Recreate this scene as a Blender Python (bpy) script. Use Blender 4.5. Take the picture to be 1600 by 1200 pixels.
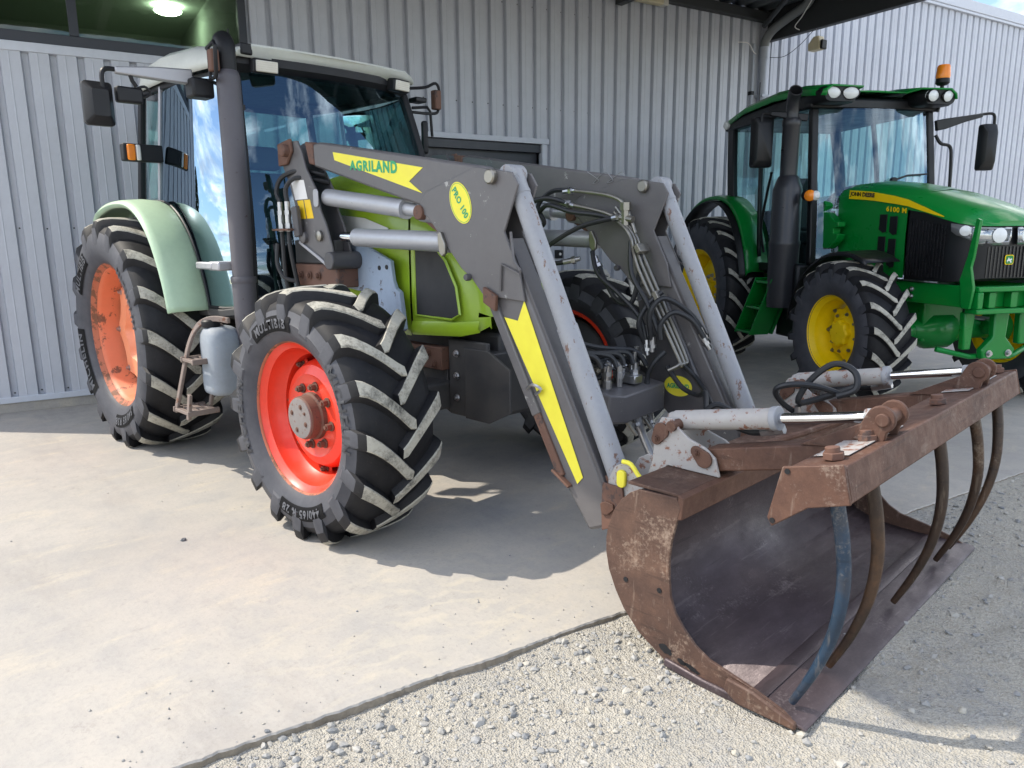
import bpy, bmesh, math, random
import numpy as np
from mathutils import Vector, Matrix, noise
random.seed(7)
S = bpy.context.scene
for o in list(bpy.data.objects): bpy.data.objects.remove(o)
COL = S.collection
R = math.radians
PI = math.pi

# ------------------------------------------------------------------ camera
CAM_P = Vector((3.178, -2.847, 1.458))
YAW, PITCH, ROLL, FPX = 2.36133547, 0.19929902, -0.0102995, 1155.19
fw = Vector((math.cos(YAW)*math.cos(PITCH), math.sin(YAW)*math.cos(PITCH), -math.sin(PITCH)))
rt = Vector((math.sin(YAW), -math.cos(YAW), 0)); up = rt.cross(fw)
r2 = rt*math.cos(ROLL)+up*math.sin(ROLL); u2 = -rt*math.sin(ROLL)+up*math.cos(ROLL)
cd = bpy.data.cameras.new('camera'); cam = bpy.data.objects.new('camera', cd); COL.objects.link(cam)
M = Matrix((r2, u2, -fw)).transposed().to_4x4(); M.translation = CAM_P
cam.matrix_world = M
cd.sensor_width = 36.0; cd.lens = 36.0*FPX/1600.0; cd.clip_start = 0.05; cd.clip_end = 3000
S.camera = cam
S.render.resolution_x = 1024; S.render.resolution_y = 768

# ------------------------------------------------------------------ sky and sun
SUN = Vector((0.70, 0.57, -1.0)).normalized()        # direction the light travels
w = bpy.data.worlds.new('World'); S.world = w; w.use_nodes = True
nt = w.node_tree; nt.nodes.clear()
out = nt.nodes.new('ShaderNodeOutputWorld'); bg = nt.nodes.new('ShaderNodeBackground')
sky = nt.nodes.new('ShaderNodeTexSky'); sky.sky_type = 'NISHITA'; sky.sun_disc = False
sky.sun_elevation = math.asin(-SUN.z)
sky.sun_rotation = math.atan2(-SUN.x, -SUN.y)
sky.air_density = 1.0; sky.dust_density = 0.4; sky.ozone_density = 1.6
tc = nt.nodes.new('ShaderNodeTexCoord')
sep = nt.nodes.new('ShaderNodeSeparateXYZ'); nt.links.new(tc.outputs['Generated'], sep.inputs[0])
mx = nt.nodes.new('ShaderNodeMath'); mx.operation = 'MAXIMUM'; mx.inputs[1].default_value = 0.0
nt.links.new(sep.outputs['Z'], mx.inputs[0])
ad = nt.nodes.new('ShaderNodeMath'); ad.operation = 'ADD'; ad.inputs[1].default_value = 0.22; nt.links.new(mx.outputs[0], ad.inputs[0])
dv = nt.nodes.new('ShaderNodeVectorMath'); dv.operation = 'DIVIDE'
cmb = nt.nodes.new('ShaderNodeCombineXYZ')
for i in range(3): nt.links.new(ad.outputs[0], cmb.inputs[i])
nt.links.new(tc.outputs['Generated'], dv.inputs[0]); nt.links.new(cmb.outputs[0], dv.inputs[1])
cn = nt.nodes.new('ShaderNodeTexNoise'); cn.inputs['Scale'].default_value = 2.1; cn.inputs['Detail'].default_value = 9
cn.inputs['Roughness'].default_value = 0.58; cn.inputs['Distortion'].default_value = 0.25
nt.links.new(dv.outputs[0], cn.inputs['Vector'])
cr = nt.nodes.new('ShaderNodeValToRGB'); cr.color_ramp.elements[0].position = 0.455; cr.color_ramp.elements[1].position = 0.585
nt.links.new(cn.outputs[0], cr.inputs[0])
cm = nt.nodes.new('ShaderNodeMix'); cm.data_type = 'RGBA'
nt.links.new(cr.outputs[0], cm.inputs[0]); nt.links.new(sky.outputs[0], cm.inputs[6])
cn2 = nt.nodes.new('ShaderNodeTexNoise'); cn2.inputs['Scale'].default_value = 4.6; cn2.inputs['Detail'].default_value = 8; nt.links.new(dv.outputs[0], cn2.inputs['Vector'])
cr2 = nt.nodes.new('ShaderNodeValToRGB'); cr2.color_ramp.elements[0].position = .36; cr2.color_ramp.elements[0].color = (6.2, 6.5, 7.2, 1); cr2.color_ramp.elements[1].position = .64; cr2.color_ramp.elements[1].color = (15.5, 15.3, 15.0, 1)
nt.links.new(cn2.outputs[0], cr2.inputs[0]); nt.links.new(cr2.outputs[0], cm.inputs[7])
nt.links.new(cm.outputs[2], bg.inputs[0]); bg.inputs[1].default_value = 0.15
nt.links.new(bg.outputs[0], out.inputs[0])

sd = bpy.data.lights.new('sun', 'SUN'); sd.energy = 3.0; sd.angle = R(0.53); sd.color = (1.0, 0.92, 0.79)
so = bpy.data.objects.new('sun', sd); COL.objects.link(so)
so.rotation_euler = SUN.to_track_quat('-Z', 'Y').to_euler(); so.location = (-6, -6, 12)

S.render.engine = 'CYCLES'
S.cycles.max_bounces = 6; S.cycles.diffuse_bounces = 3; S.cycles.glossy_bounces = 3; S.cycles.transmission_bounces = 3; S.cycles.transparent_max_bounces = 10
S.cycles.caustics_reflective = False; S.cycles.caustics_refractive = False
S.view_settings.view_transform = 'Standard'; S.view_settings.look = 'None'
S.view_settings.exposure = 0.85; S.view_settings.gamma = 1.0; S.view_settings.use_curve_mapping = False

# ------------------------------------------------------------------ materials
MAT = {}
class NT:
    def __init__(s, name):
        m = bpy.data.materials.new(name); m.use_nodes = True; s.m = m; s.t = m.node_tree; s.t.nodes.clear()
        s.out = s.t.nodes.new('ShaderNodeOutputMaterial'); s._co = None; MAT[name] = m
    def n(s, typ, **kw):
        nd = s.t.nodes.new(typ)
        for k, v in kw.items():
            setattr(nd, k, v)
        return nd
    def co(s):
        if s._co is None: s._co = s.n('ShaderNodeTexCoord').outputs['Object']
        return s._co
    def L(s, a, b): s.t.links.new(a, b)
    def noise(s, scale, detail=4, rough=.6, stretch=None, off=0):
        nd = s.n('ShaderNodeTexNoise'); nd.inputs['Scale'].default_value = scale; nd.inputs['Detail'].default_value = detail
        nd.inputs['Roughness'].default_value = rough
        mp = s.n('ShaderNodeMapping'); s.L(s.co(), mp.inputs[0])
        if stretch: mp.inputs['Scale'].default_value = stretch
        mp.inputs['Location'].default_value = (off, off*1.7, off*.6)
        s.L(mp.outputs[0], nd.inputs['Vector']); return nd.outputs[0]
    def ramp(s, val, stops):
        nd = s.n('ShaderNodeValToRGB'); cr = nd.color_ramp
        while len(cr.elements) < len(stops): cr.elements.new(.5)
        for e, (p, c) in zip(cr.elements, stops):
            e.position = p; e.color = (c, c, c, 1) if isinstance(c, (int, float)) else (*c, 1)
        s.L(val, nd.inputs[0]); return nd.outputs[0]
    def mix(s, fac, a, b, mode='MIX'):
        nd = s.n('ShaderNodeMix', data_type='RGBA', blend_type=mode)
        for sock, v in ((nd.inputs[0], fac), (nd.inputs[6], a), (nd.inputs[7], b)):
            if isinstance(v, (int, float)): sock.default_value = v
            elif isinstance(v, tuple): sock.default_value = (*v, 1)
            else: s.L(v, sock)
        return nd.outputs[2]
    def bsdf(s, col, rough=.5, metal=0., bump=None, bs=.2, bd=.01, coat=0., spec=.5):
        b = s.n('ShaderNodeBsdfPrincipled')
        for k, v in (('Base Color', col), ('Roughness', rough), ('Metallic', metal)):
            if isinstance(v, (int, float)): b.inputs[k].default_value = v
            elif isinstance(v, tuple): b.inputs[k].default_value = (*v, 1)
            else: s.L(v, b.inputs[k])
        b.inputs['Specular IOR Level'].default_value = spec
        if coat: b.inputs['Coat Weight'].default_value = coat; b.inputs['Coat Roughness'].default_value = .08
        if bump is not None:
            bn = s.n('ShaderNodeBump'); bn.inputs['Strength'].default_value = bs; bn.inputs['Distance'].default_value = bd
            s.L(bump, bn.inputs['Height']); s.L(bn.outputs[0], b.inputs['Normal'])
        s.L(b.outputs[0], s.out.inputs[0]); return b

def paint(name, col, rough=.35, dust=.25, dcol=(.42, .38, .31), coat=0., chips=0., chipcol=(.10, .045, .025), metal=0., scale=1.0, spec=.5, stretch=None):
    s = NT(name)
    n1 = s.noise(3.5*scale, 6, .65); n2 = s.noise(26*scale, 5, .7, off=3)
    c = s.mix(s.ramp(n1, [(.3, .0), (.75, dust)]), col, dcol)
    c = s.mix(s.ramp(n2, [(.35, .12), (.7, 0.)]), c, tuple(x*.45 for x in col))
    if chips:
        n3 = s.noise(13*scale, 8, .72, stretch, off=7)
        f = s.ramp(n3, [(.62-chips*.35, 0.), (.66-chips*.35, 1.)])
        c = s.mix(f, c, s.mix(n2, chipcol, tuple(x*1.9 for x in chipcol)))
    r = s.ramp(n1, [(.25, max(rough-.08, .02)), (.8, min(rough+.25, 1.))])
    s.bsdf(c, r, metal, bump=n2, bs=.06, bd=.004, coat=coat, spec=spec)
    return s.m

def plain(name, col, rough=.5, metal=0., spec=.5, bump=0.):
    s = NT(name); n1 = s.noise(14, 4)
    c = s.mix(s.ramp(n1, [(.3, .0), (.75, .3)]), col, tuple(min(1, x*1.35+.01) for x in col))
    s.bsdf(c, s.ramp(n1, [(.3, max(.02, rough-.06)), (.7, min(1, rough+.08))]), metal, bump=n1 if bump else None, bs=bump, bd=.004, spec=spec); return s.m

def emis(name, col, st):
    s = NT(name); e = s.n('ShaderNodeEmission'); e.inputs[0].default_value = (*col, 1); e.inputs[1].default_value = st
    s.L(e.outputs[0], s.out.inputs[0]); return s.m

def glass(name, tint, ior=1.5, boost=1.0, rough=.0, refl=(1., 1., 1.)):
    s = NT(name); tr = s.n('ShaderNodeBsdfTransparent'); tr.inputs[0].default_value = (*tint, 1)
    gl = s.n('ShaderNodeBsdfGlossy'); gl.inputs['Roughness'].default_value = rough; gl.inputs[0].default_value = (*refl, 1)
    wob = s.noise(2.2, 2); bn = s.n('ShaderNodeBump'); bn.inputs['Strength'].default_value = .02; bn.inputs['Distance'].default_value = .03
    s.L(wob, bn.inputs['Height']); s.L(bn.outputs[0], gl.inputs['Normal'])
    fr = s.n('ShaderNodeFresnel'); fr.inputs[0].default_value = ior
    ma = s.n('ShaderNodeMath', operation='MULTIPLY', use_clamp=True); ma.inputs[1].default_value = boost; s.L(fr.outputs[0], ma.inputs[0])
    mx = s.n('ShaderNodeMixShader'); s.L(ma.outputs[0], mx.inputs[0]); s.L(tr.outputs[0], mx.inputs[1]); s.L(gl.outputs[0], mx.inputs[2])
    s.L(mx.outputs[0], s.out.inputs[0]); return s.m

# --- concrete slab
s = NT('concrete')
a = s.noise(.55, 7, .62); b = s.noise(5.5, 8, .7, off=2); c_ = s.noise(60, 4, .7, off=5); d_ = s.noise(2.6, 9, .72, stretch=(2.4, .8, 1), off=9)
col = s.ramp(a, [(.28, (.335, .315, .288)), (.5, (.405, .378, .342)), (.72, (.455, .415, .365))])
col = s.mix(s.ramp(b, [(.42, .0), (.68, .55)]), col, (.30, .295, .29))
col = s.mix(s.ramp(d_, [(.54, .0), (.68, .55)]), col, (.52, .46, .36))
sp_ = s.noise(9, 9, .8, off=14)
col = s.mix(s.ramp(sp_, [(.58, .0), (.68, .45)]), col, (.22, .205, .19))
s3 = s.noise(1.6, 8, .7, stretch=(.5, 1.6, 1), off=31)
col = s.mix(s.ramp(s3, [(.54, .0), (.66, .4)]), col, (.27, .25, .235))
col = s.mix(s.ramp(c_, [(.5, .0), (.75, .4)]), col, (.24, .23, .215))
# dusty tread prints left where tyres rolled off the gravel
dn = s.n('ShaderNodeVectorMath', operation='DISTANCE'); s.L(s.co(), dn.inputs[0]); dn.inputs[1].default_value = (1.05, -1.25, 0)
mp_ = s.n('ShaderNodeMapping'); mp_.inputs['Rotation'].default_value = (0, 0, R(38)); s.L(s.co(), mp_.inputs[0])
wv = s.n('ShaderNodeTexWave'); wv.inputs['Scale'].default_value = 2.6; wv.inputs['Distortion'].default_value = 9.0; wv.inputs['Detail'].default_value = 4; wv.inputs['Detail Scale'].default_value = 2.2; s.L(mp_.outputs[0], wv.inputs['Vector'])
fz = s.mix(s.ramp(dn.outputs['Value'], [(.25, 0.), (.9, 1.)]), s.ramp(wv.outputs['Fac'], [(.62, 0.), (.92, 1.)]), (0., 0., 0.))
col = s.mix(s.mix(1., fz, s.ramp(s.noise(3.2, 6, .65, off=41), [(.42, 0.), (.62, .38)]), 'MULTIPLY'), col, (.55, .49, .38))
s.bsdf(col, s.ramp(b, [(.3, .55), (.7, .85)]), bump=s.mix(.35, b, c_), bs=.25, bd=.01, spec=.35)
# --- gravel bed
s = NT('gravel_bed')
a = s.noise(1.1, 7, .65); b = s.noise(16, 8, .75, off=4); v = s.n('ShaderNodeTexVoronoi'); v.inputs['Scale'].default_value = 55; s.L(s.co(), v.inputs['Vector'])
v2 = s.n('ShaderNodeTexVoronoi'); v2.inputs['Scale'].default_value = 150; s.L(s.co(), v2.inputs['Vector'])
sepc = s.n('ShaderNodeSeparateColor'); s.L(v.outputs['Color'], sepc.inputs[0])
sepd = s.n('ShaderNodeSeparateColor'); s.L(v2.outputs['Color'], sepd.inputs[0])
st = s.mix(sepc.outputs[0], (.26, .26, .26), (.38, .37, .35))
fi = s.mix(sepd.outputs[1], (.365, .345, .30), (.485, .455, .395))
col = s.mix(s.ramp(s.mix(.5, a, b), [(.50, .0), (.62, .8)]), fi, st)
col = s.mix(s.ramp(b, [(.3, .45), (.48, .0)]), col, (.23, .20, .16))
hh = s.mix(.5, s.mix(.5, v.outputs['Distance'], v2.outputs['Distance']), b)
s.bsdf(col, .9, bump=hh, bs=.85, bd=.03, spec=.25)
# --- stones
s = NT('gravel_stone'); oi = s.n('ShaderNodeAttribute', attribute_name='tone'); b = s.noise(40, 4)
col = s.ramp(oi.outputs['Fac'], [(0., (.15, .16, .175)), (.35, (.27, .275, .28)), (.7, (.38, .37, .35)), (1., (.47, .43, .35))])
col = s.mix(s.ramp(b, [(.4, .0), (.7, .4)]), col, (.46, .42, .34))
s.bsdf(col, .85, bump=b, bs=.3, bd=.006, spec=.3)
s = NT('dirt'); a = s.noise(9, 7, .7); s.bsdf(s.ramp(a, [(.3, (.15, .125, .095)), (.7, (.30, .26, .205))]), .95, bump=a, bs=.6, bd=.03)

paint('cladding', (.51, .535, .595), .42, .16, (.44, .44, .45), scale=.25)
plain('cladding_trim', (.50, .53, .59), .45)
plain('dark_frame', (.022, .026, .036), .4)
plain('dark_steel', (.03, .033, .036), .55)
plain('canopy_sheet', (.16, .17, .175), .6)
plain('pipe_grey', (.34, .37, .43), .4)
plain('cream', (.60, .53, .36), .5)
plain('room', (.40, .43, .38), .8)
plain('black_plastic', (.010, .0105, .013), .5, bump=.08, spec=.35)
plain('black_gloss', (.012, .012, .014), .25)
plain('rubber_hose', (.014, .015, .018), .5)
plain('steel', (.45, .45, .46), .35, 1.)
plain('chrome', (.72, .72, .74), .12, 1.)
plain('zinc', (.27, .255, .225), .4, .9)
plain('alu', (.38, .38, .40), .5, .6, bump=.1)
plain('lens', (.62, .60, .54), .15)
plain('lens_clear', (.70, .72, .72), .1)
plain('amber', (.85, .24, .015), .2)
plain('white_label', (.72, .71, .69), .5)
plain('decal_yellow', (.80, .70, .05), .45)
plain('decal_green', (.02, .32, .13), .45)
plain('warn_yellow', (.82, .52, .01), .45)
plain('seat', (.02, .021, .024), .75)
plain('mesh_black', (.022, .022, .025), .6, bump=.3)
paint('lime', (.30, .47, .016), .3, .12, (.42, .42, .28), coat=.35, scale=1.2)
paint('pale_green', (.44, .60, .42), .35, .15, (.5, .52, .4), scale=1.)
paint('cab_roof', (.60, .62, .58), .42, .3, (.48, .48, .44))
paint('red_rim', (.78, .045, .018), .34, .06, (.6, .2, .12), coat=.2)
paint('orange_rim', (.74, .20, .085), .4, .30, (.66, .32, .2), chips=.06, chipcol=(.13, .045, .02), scale=.7)
paint('rear_rim', (.70, .17, .07), .45, .35, (.52, .25, .15), chips=.17, chipcol=(.12, .042, .02), scale=.55)
paint('orange_disc', (.78, .25, .115), .42, .4, (.74, .40, .26), scale=.8)
paint('deere_stack', (.022, .023, .028), .32, .12, (.06, .06, .06))
paint('rim_rust', (.42, .10, .045), .6, .5, (.34, .2, .12), chips=.35, chipcol=(.11, .045, .022))
paint('arm_grey', (.105, .099, .103), .36, .22, (.25, .235, .22), chips=-.06, chipcol=(.26, .25, .24))
paint('arm_dark', (.06, .058, .066), .38, .25, (.2, .18, .16))
paint('worn_silver', (.29, .30, .325), .42, .3, (.30, .28, .27), chips=.08, chipcol=(.11, .06, .045), scale=1.9, stretch=(1, 1, .4))
paint('silver', (.42, .43, .46), .3, .15, (.36, .33, .3), metal=.3)
paint('blue_grey', (.30, .38, .50), .5, .35, (.26, .25, .25), chips=.07, chipcol=(.06, .05, .05), scale=.9)
paint('chassis', (.035, .036, .04), .55, .35, (.17, .15, .125))
paint('rusty_steel', (.13, .062, .042), .7, .4, (.19, .12, .09), chips=.16, chipcol=(.05, .032, .028))
paint('exhaust', (.085, .080, .095), .5, .3, (.13, .12, .12), chips=-.05, chipcol=(.03, .02, .02))
paint('tank', (.28, .32, .37), .5, .55, (.19, .195, .2), chips=.03, chipcol=(.2, .2, .2), scale=2.0)
paint('step', (.17, .13, .115), .6, .4, (.33, .27, .23), chips=.1)
paint('deere_green', (.001, .21, .03), .28, .03, (.05, .16, .06), coat=.3, spec=.3)
paint('deere_yellow', (.93, .64, .002), .35, .02, (.7, .5, .1), spec=.3)
paint('deere_black', (.006, .0065, .008), .35, .05, (.04, .04, .04), spec=.35)
# rust with old paint: bucket, grab
def rustmat(name, c1, c2, c3, pale, pf, stretch=None, rg=(.5, .85), mt=.2):
    s = NT(name)
    a = s.noise(2.4, 8, .7, stretch); b = s.noise(17, 8, .75, stretch, off=3); c = s.noise(90, 5, .7, off=6)
    col = s.ramp(a, [(.3, c1), (.5, c2), (.68, c3)])
    col = s.mix(s.ramp(b, [(.35, .0), (.7, .55)]), col, c1)
    a2 = s.noise(4.2, 9, .78, stretch, off=11)
    col = s.mix(s.ramp(s.mix(.32, a2, c), [(pf-.02, .0), (pf+.11, .75)]), col, pale)
    s1 = s.noise(5, 4, .6, (9, .5, 1.2), off=21); s2 = s.noise(5, 4, .6, (1.1, .5, 10), off=27)
    col = s.mix(s.ramp(s1, [(.61, .0), (.68, .22)]), col, pale); col = s.mix(s.ramp(s2, [(.62, .0), (.67, .4)]), col, tuple(x*.5 for x in c1))
    s.bsdf(col, s.ramp(b, [(.3, rg[0]), (.7, rg[1])]), s.ramp(a, [(.3, mt), (.6, mt*.4)]), bump=s.mix(.5, b, c), bs=.3, bd=.006)
rustmat('bucket_rust', (.050, .028, .022), (.098, .052, .036), (.165, .090, .058), (.37, .28, .215), .55)
rustmat('bucket_inner', (.052, .038, .042), (.076, .055, .060), (.105, .080, .088), (.24, .20, .20), .575, (1.4, .55, 1), (.34, .6), .45)
rustmat('grab_rust', (.062, .031, .023), (.112, .053, .034), (.165, .082, .052), (.34, .27, .22), .575)
rustmat('tine_rust', (.018, .013, .011), (.05, .028, .017), (.12, .06, .028), (.25, .2, .15), .575, None, (.35, .6), .35)
rustmat('tine_blue', (.012, .024, .042), (.016, .042, .080), (.06, .045, .036), (.3, .26, .22), .56, None, (.35, .6), .2)
paint('chipped_white', (.38, .365, .355), .5, .3, (.34, .29, .26), chips=.19, chipcol=(.15, .068, .045), scale=1.7)
# tyres
s = NT('rubber'); a = s.noise(6, 6, .7); b = s.noise(45, 5, .7, off=2)
col = s.ramp(a, [(.3, (.005, .005, .0065)), (.75, (.016, .016, .019))])
col = s.mix(s.ramp(b, [(.6, .0), (.8, .3)]), col, (.07, .065, .055)); s.bsdf(col, .6, bump=b, bs=.15, bd=.003, spec=.3)
s = NT('rubber_side'); a = s.noise(5, 6, .7); b = s.noise(45, 5, .7, off=2)
col = s.ramp(a, [(.3, (.038, .040, .050)), (.75, (.080, .081, .092))]); s.bsdf(col, .6, bump=b, bs=.12, bd=.002, spec=.4)
s = NT('lug_dust'); a = s.noise(9, 7, .75); b = s.noise(70, 6, .75, off=2)
col = s.mix(s.ramp(s.mix(.28, a, b), [(.33, .0), (.52, 1.)]), (.07, .068, .062), s.mix(b, (.32, .305, .26), (.50, .48, .415))); s.bsdf(col, .9, bump=b, bs=.3, bd=.003, spec=.2)
plain('tyre_letter', (.085, .088, .10), .6); paint('tyre_patch', (.004, .004, .005), .7, .0, spec=.2)
plain('tyre_letter_dim', (.03, .031, .036), .55)
glass('cab_glass', (.50, .78, .76), 1.55, 1.6)
glass('windscreen_glass', (.50, .78, .78), 1.6, 2.9, refl=(.62, .80, .98))
glass('side_glass', (.50, .80, .76), 1.55, 1.5, refl=(.28, .36, .43))
glass('deere_glass', (.60, .82, .80), 1.55, 2.6, refl=(.5, .62, .75))
glass('window_glass', (.56, .62, .56), 1.5, 1.3)
plain('mirror', (.55, .58, .6), .03, 1.)
emis('lamp_glow', (.85, 1.0, .80), 30.)
paint('hub_grey', (.20, .185, .18), .55, .4, (.16, .11, .085), chips=.10, chipcol=(.10, .045, .03), scale=2.2)
plain('lamp_chrome', (.42, .44, .45), .12, .7)
# ------------------------------------------------------------------ mesh helpers
class MB:
    def __init__(s): s.v = []; s.f = []; s.m = []
    def add(s, vs, fs, mi=0):
        o = len(s.v); s.v += [tuple(v) for v in vs]; s.f += [tuple(i+o for i in f) for f in fs]; s.m += [mi]*len(fs); return s
    def box(s, x0, x1, y0, y1, z0, z1, mi=0):
        return s.add([(x0,y0,z0),(x1,y0,z0),(x1,y1,z0),(x0,y1,z0),(x0,y0,z1),(x1,y0,z1),(x1,y1,z1),(x0,y1,z1)],
                     [(0,3,2,1),(4,5,6,7),(0,1,5,4),(1,2,6,5),(2,3,7,6),(3,0,4,7)], mi)
    def obox(s, c, size, rot=None, mi=0):
        c = Vector(c); rm = rot if rot is not None else Matrix.Identity(3); vs = []
        for z in (-.5, .5):
            for x, y in ((-.5,-.5),(.5,-.5),(.5,.5),(-.5,.5)):
                vs.append(c + rm @ Vector((x*size[0], y*size[1], z*size[2])))
        return s.add(vs, [(0,3,2,1),(4,5,6,7),(0,1,5,4),(1,2,6,5),(2,3,7,6),(3,0,4,7)], mi)
    def beam(s, p0, p1, wy, wz, upv=(0,0,1), mi=0):
        p0 = Vector(p0); p1 = Vector(p1); d = (p1-p0); L = d.length; d.normalize(); u = Vector(upv); sd_ = u.cross(d).normalized(); u = d.cross(sd_)
        return s.obox((p0+p1)/2, (L, wy, wz), Matrix((d, sd_, u)).transposed(), mi)
    def prism(s, poly, axis, a0, a1, mi=0):
        n = len(poly)
        def P(u, v, a): return {'y': (u, a, v), 'x': (a, u, v), 'z': (u, v, a)}[axis]
        vs = [P(u, v, a0) for u, v in poly]+[P(u, v, a1) for u, v in poly]
        fs = [tuple(range(n)), tuple(range(2*n-1, n-1, -1))]+[(i, i+n, (i+1) % n+n, (i+1) % n) for i in range(n)]
        return s.add(vs, fs, mi)
    def cyl(s, p0, p1, r0, r1=None, n=16, mi=0, cap=True):
        r1 = r0 if r1 is None else r1; p0 = Vector(p0); p1 = Vector(p1); d = (p1-p0).normalized()
        a = d.orthogonal().normalized(); b = d.cross(a); vs = []
        for p, r in ((p0, r0), (p1, r1)):
            for i in range(n):
                t = 2*PI*i/n; vs.append(p+(a*math.cos(t)+b*math.sin(t))*r)
        fs = [(i, (i+1) % n, (i+1) % n+n, i+n) for i in range(n)]
        if cap: fs += [tuple(range(n-1, -1, -1)), tuple(range(n, 2*n))]
        return s.add(vs, fs, mi)
    def lathe(s, prof, o=(0,0,0), axis=(0,0,1), n=32, mi=0, caps=False):
        o = Vector(o); d = Vector(axis).normalized(); a = d.orthogonal().normalized(); b = d.cross(a); vs = []; k = len(prof)
        for r, h in prof:
            for i in range(n):
                t = 2*PI*i/n; vs.append(o+d*h+(a*math.cos(t)+b*math.sin(t))*r)
        fs = [(j*n+i, j*n+(i+1) % n, (j+1)*n+(i+1) % n, (j+1)*n+i) for j in range(k-1) for i in range(n)]
        if caps: fs += [tuple(range(n-1, -1, -1)), tuple(range((k-1)*n, k*n))]
        return s.add(vs, fs, mi)
    def tube(s, path, r, n=8, mi=0, cap=True, closed=False, sq=None):
        P = [Vector(p) for p in path]; k = len(P); rs = r if isinstance(r, (list, tuple)) else [r]*k
        T = []
        for i in range(k):
            if closed: t = P[(i+1) % k]-P[i-1]
            else: t = (P[min(i+1, k-1)]-P[max(i-1, 0)])
            T.append(t.normalized())
        a = T[0].orthogonal().normalized() if sq is None else (Vector(sq)-T[0]*Vector(sq).dot(T[0])).normalized()
        vs = []
        for i in range(k):
            a = (a-T[i]*a.dot(T[i])).normalized(); b = T[i].cross(a)
            for j in range(n):
                t = 2*PI*j/n; vs.append(P[i]+(a*math.cos(t)+b*math.sin(t))*rs[i])
        kk = k if closed else k-1
        fs = [(i*n+j, i*n+(j+1) % n, ((i+1) % k)*n+(j+1) % n, ((i+1) % k)*n+j) for i in range(kk) for j in range(n)]
        if cap and not closed: fs += [tuple(range(n-1, -1, -1)), tuple(range((k-1)*n, k*n))]
        return s.add(vs, fs, mi)
    def ribbon(s, path, w, t, side, mi=0):
        """bar of rectangular section along path: w along `side`, t across"""
        P = [Vector(p) for p in path]; k = len(P); sd_ = Vector(side).normalized(); vs = []
        ws = w if isinstance(w, (list, tuple)) else [w]*k; ts = t if isinstance(t, (list, tuple)) else [t]*k
        for i in range(k):
            tg = (P[min(i+1, k-1)]-P[max(i-1, 0)]).normalized(); b = tg.cross(sd_).normalized()
            for x, y in ((-.5,-.5),(.5,-.5),(.5,.5),(-.5,.5)): vs.append(P[i]+sd_*x*ws[i]+b*y*ts[i])
        fs = [(i*4+j, i*4+(j+1) % 4, (i+1)*4+(j+1) % 4, (i+1)*4+j) for i in range(k-1) for j in range(4)]+[(3,2,1,0), tuple(range((k-1)*4, k*4))]
        return s.add(vs, fs, mi)
    def loft(s, secs, mi=0, closed=False, caps=False):
        k = len(secs); n = len(secs[0]); vs = [p for sec in secs for p in sec]
        m_ = n if closed else n-1
        fs = [(i*n+j, i*n+(j+1) % n, (i+1)*n+(j+1) % n, (i+1)*n+j) for i in range(k-1) for j in range(m_)]
        if caps: fs += [tuple(range(n-1, -1, -1)), tuple(range((k-1)*n, k*n))]
        return s.add(vs, fs, mi)
    def mesh(s, name, mats, smooth=40, fix=True):
        me = bpy.data.meshes.new(name); me.from_pydata(s.v, [], s.f)
        for m in (mats if isinstance(mats, (list, tuple)) else [mats]): me.materials.append(MAT[m])
        if len(set(s.m)) > 1: me.polygons.foreach_set('material_index', s.m)
        if fix:
            bm = bmesh.new(); bm.from_mesh(me); bmesh.ops.recalc_face_normals(bm, faces=bm.faces); bm.to_mesh(me); bm.free()
        if smooth:
            me.polygons.foreach_set('use_smooth', [True]*len(me.polygons)); me.set_sharp_from_angle(angle=R(smooth))
        me.update(); return me
    def build(s, name, mats, parent=None, bevel=0., smooth=40, seg=2, fix=True, solid=0.):
        o = obj(name, s.mesh(name, mats, smooth, fix), parent)
        if solid:
            md = o.modifiers.new('solid', 'SOLIDIFY'); md.thickness = solid; md.offset = 0
        if bevel:
            md = o.modifiers.new('bevel', 'BEVEL'); md.width = bevel; md.segments = seg; md.limit_method = 'ANGLE'; md.angle_limit = R(35); md.harden_normals = False
        return o
def obj(name, me, parent=None, loc=None, rot=None):
    o = bpy.data.objects.new(name, me); COL.objects.link(o)
    if parent is not None: o.parent = parent
    if loc is not None: o.location = loc
    if rot is not None: o.rotation_euler = rot
    return o
def thing(name, label, cat, loc=(0,0,0), rz=0., group=None):
    o = bpy.data.objects.new(name, None); COL.objects.link(o); o.location = loc; o.rotation_euler = (0, 0, rz); o.empty_display_size = .2
    return tag(o, label, cat, group)
def tag(o, label=None, cat=None, group=None, kind=None):
    for k, v in (('label', label), ('category', cat), ('group', group), ('kind', kind)):
        if v: o[k] = v
    return o
def catmull(pts, k=6):
    P = [Vector(p) for p in pts]; o = []
    for i in range(len(P)-1):
        a = P[max(i-1, 0)]; b = P[i]; c = P[i+1]; d = P[min(i+2, len(P)-1)]
        for j in range(k):
            t = j/k; o.append(.5*((2*b)+(c-a)*t+(2*a-5*b+4*c-d)*t*t+(3*b-a-3*c+d)*t**3))
    o.append(P[-1]); return o
def arc(c, r, a0, a1, n):
    return [(c[0]+r*math.cos(R(a0+(a1-a0)*i/n)), c[1]+r*math.sin(R(a0+(a1-a0)*i/n))) for i in range(n+1)]
def rrect(u0, u1, v0, v1, r, k=4):
    p = []
    for cu, cv, a in ((u1-r, v1-r, 0), (u0+r, v1-r, 90), (u0+r, v0+r, 180), (u1-r, v0+r, 270)): p += arc((cu, cv), r, a, a+90, k)
    return p
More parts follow.
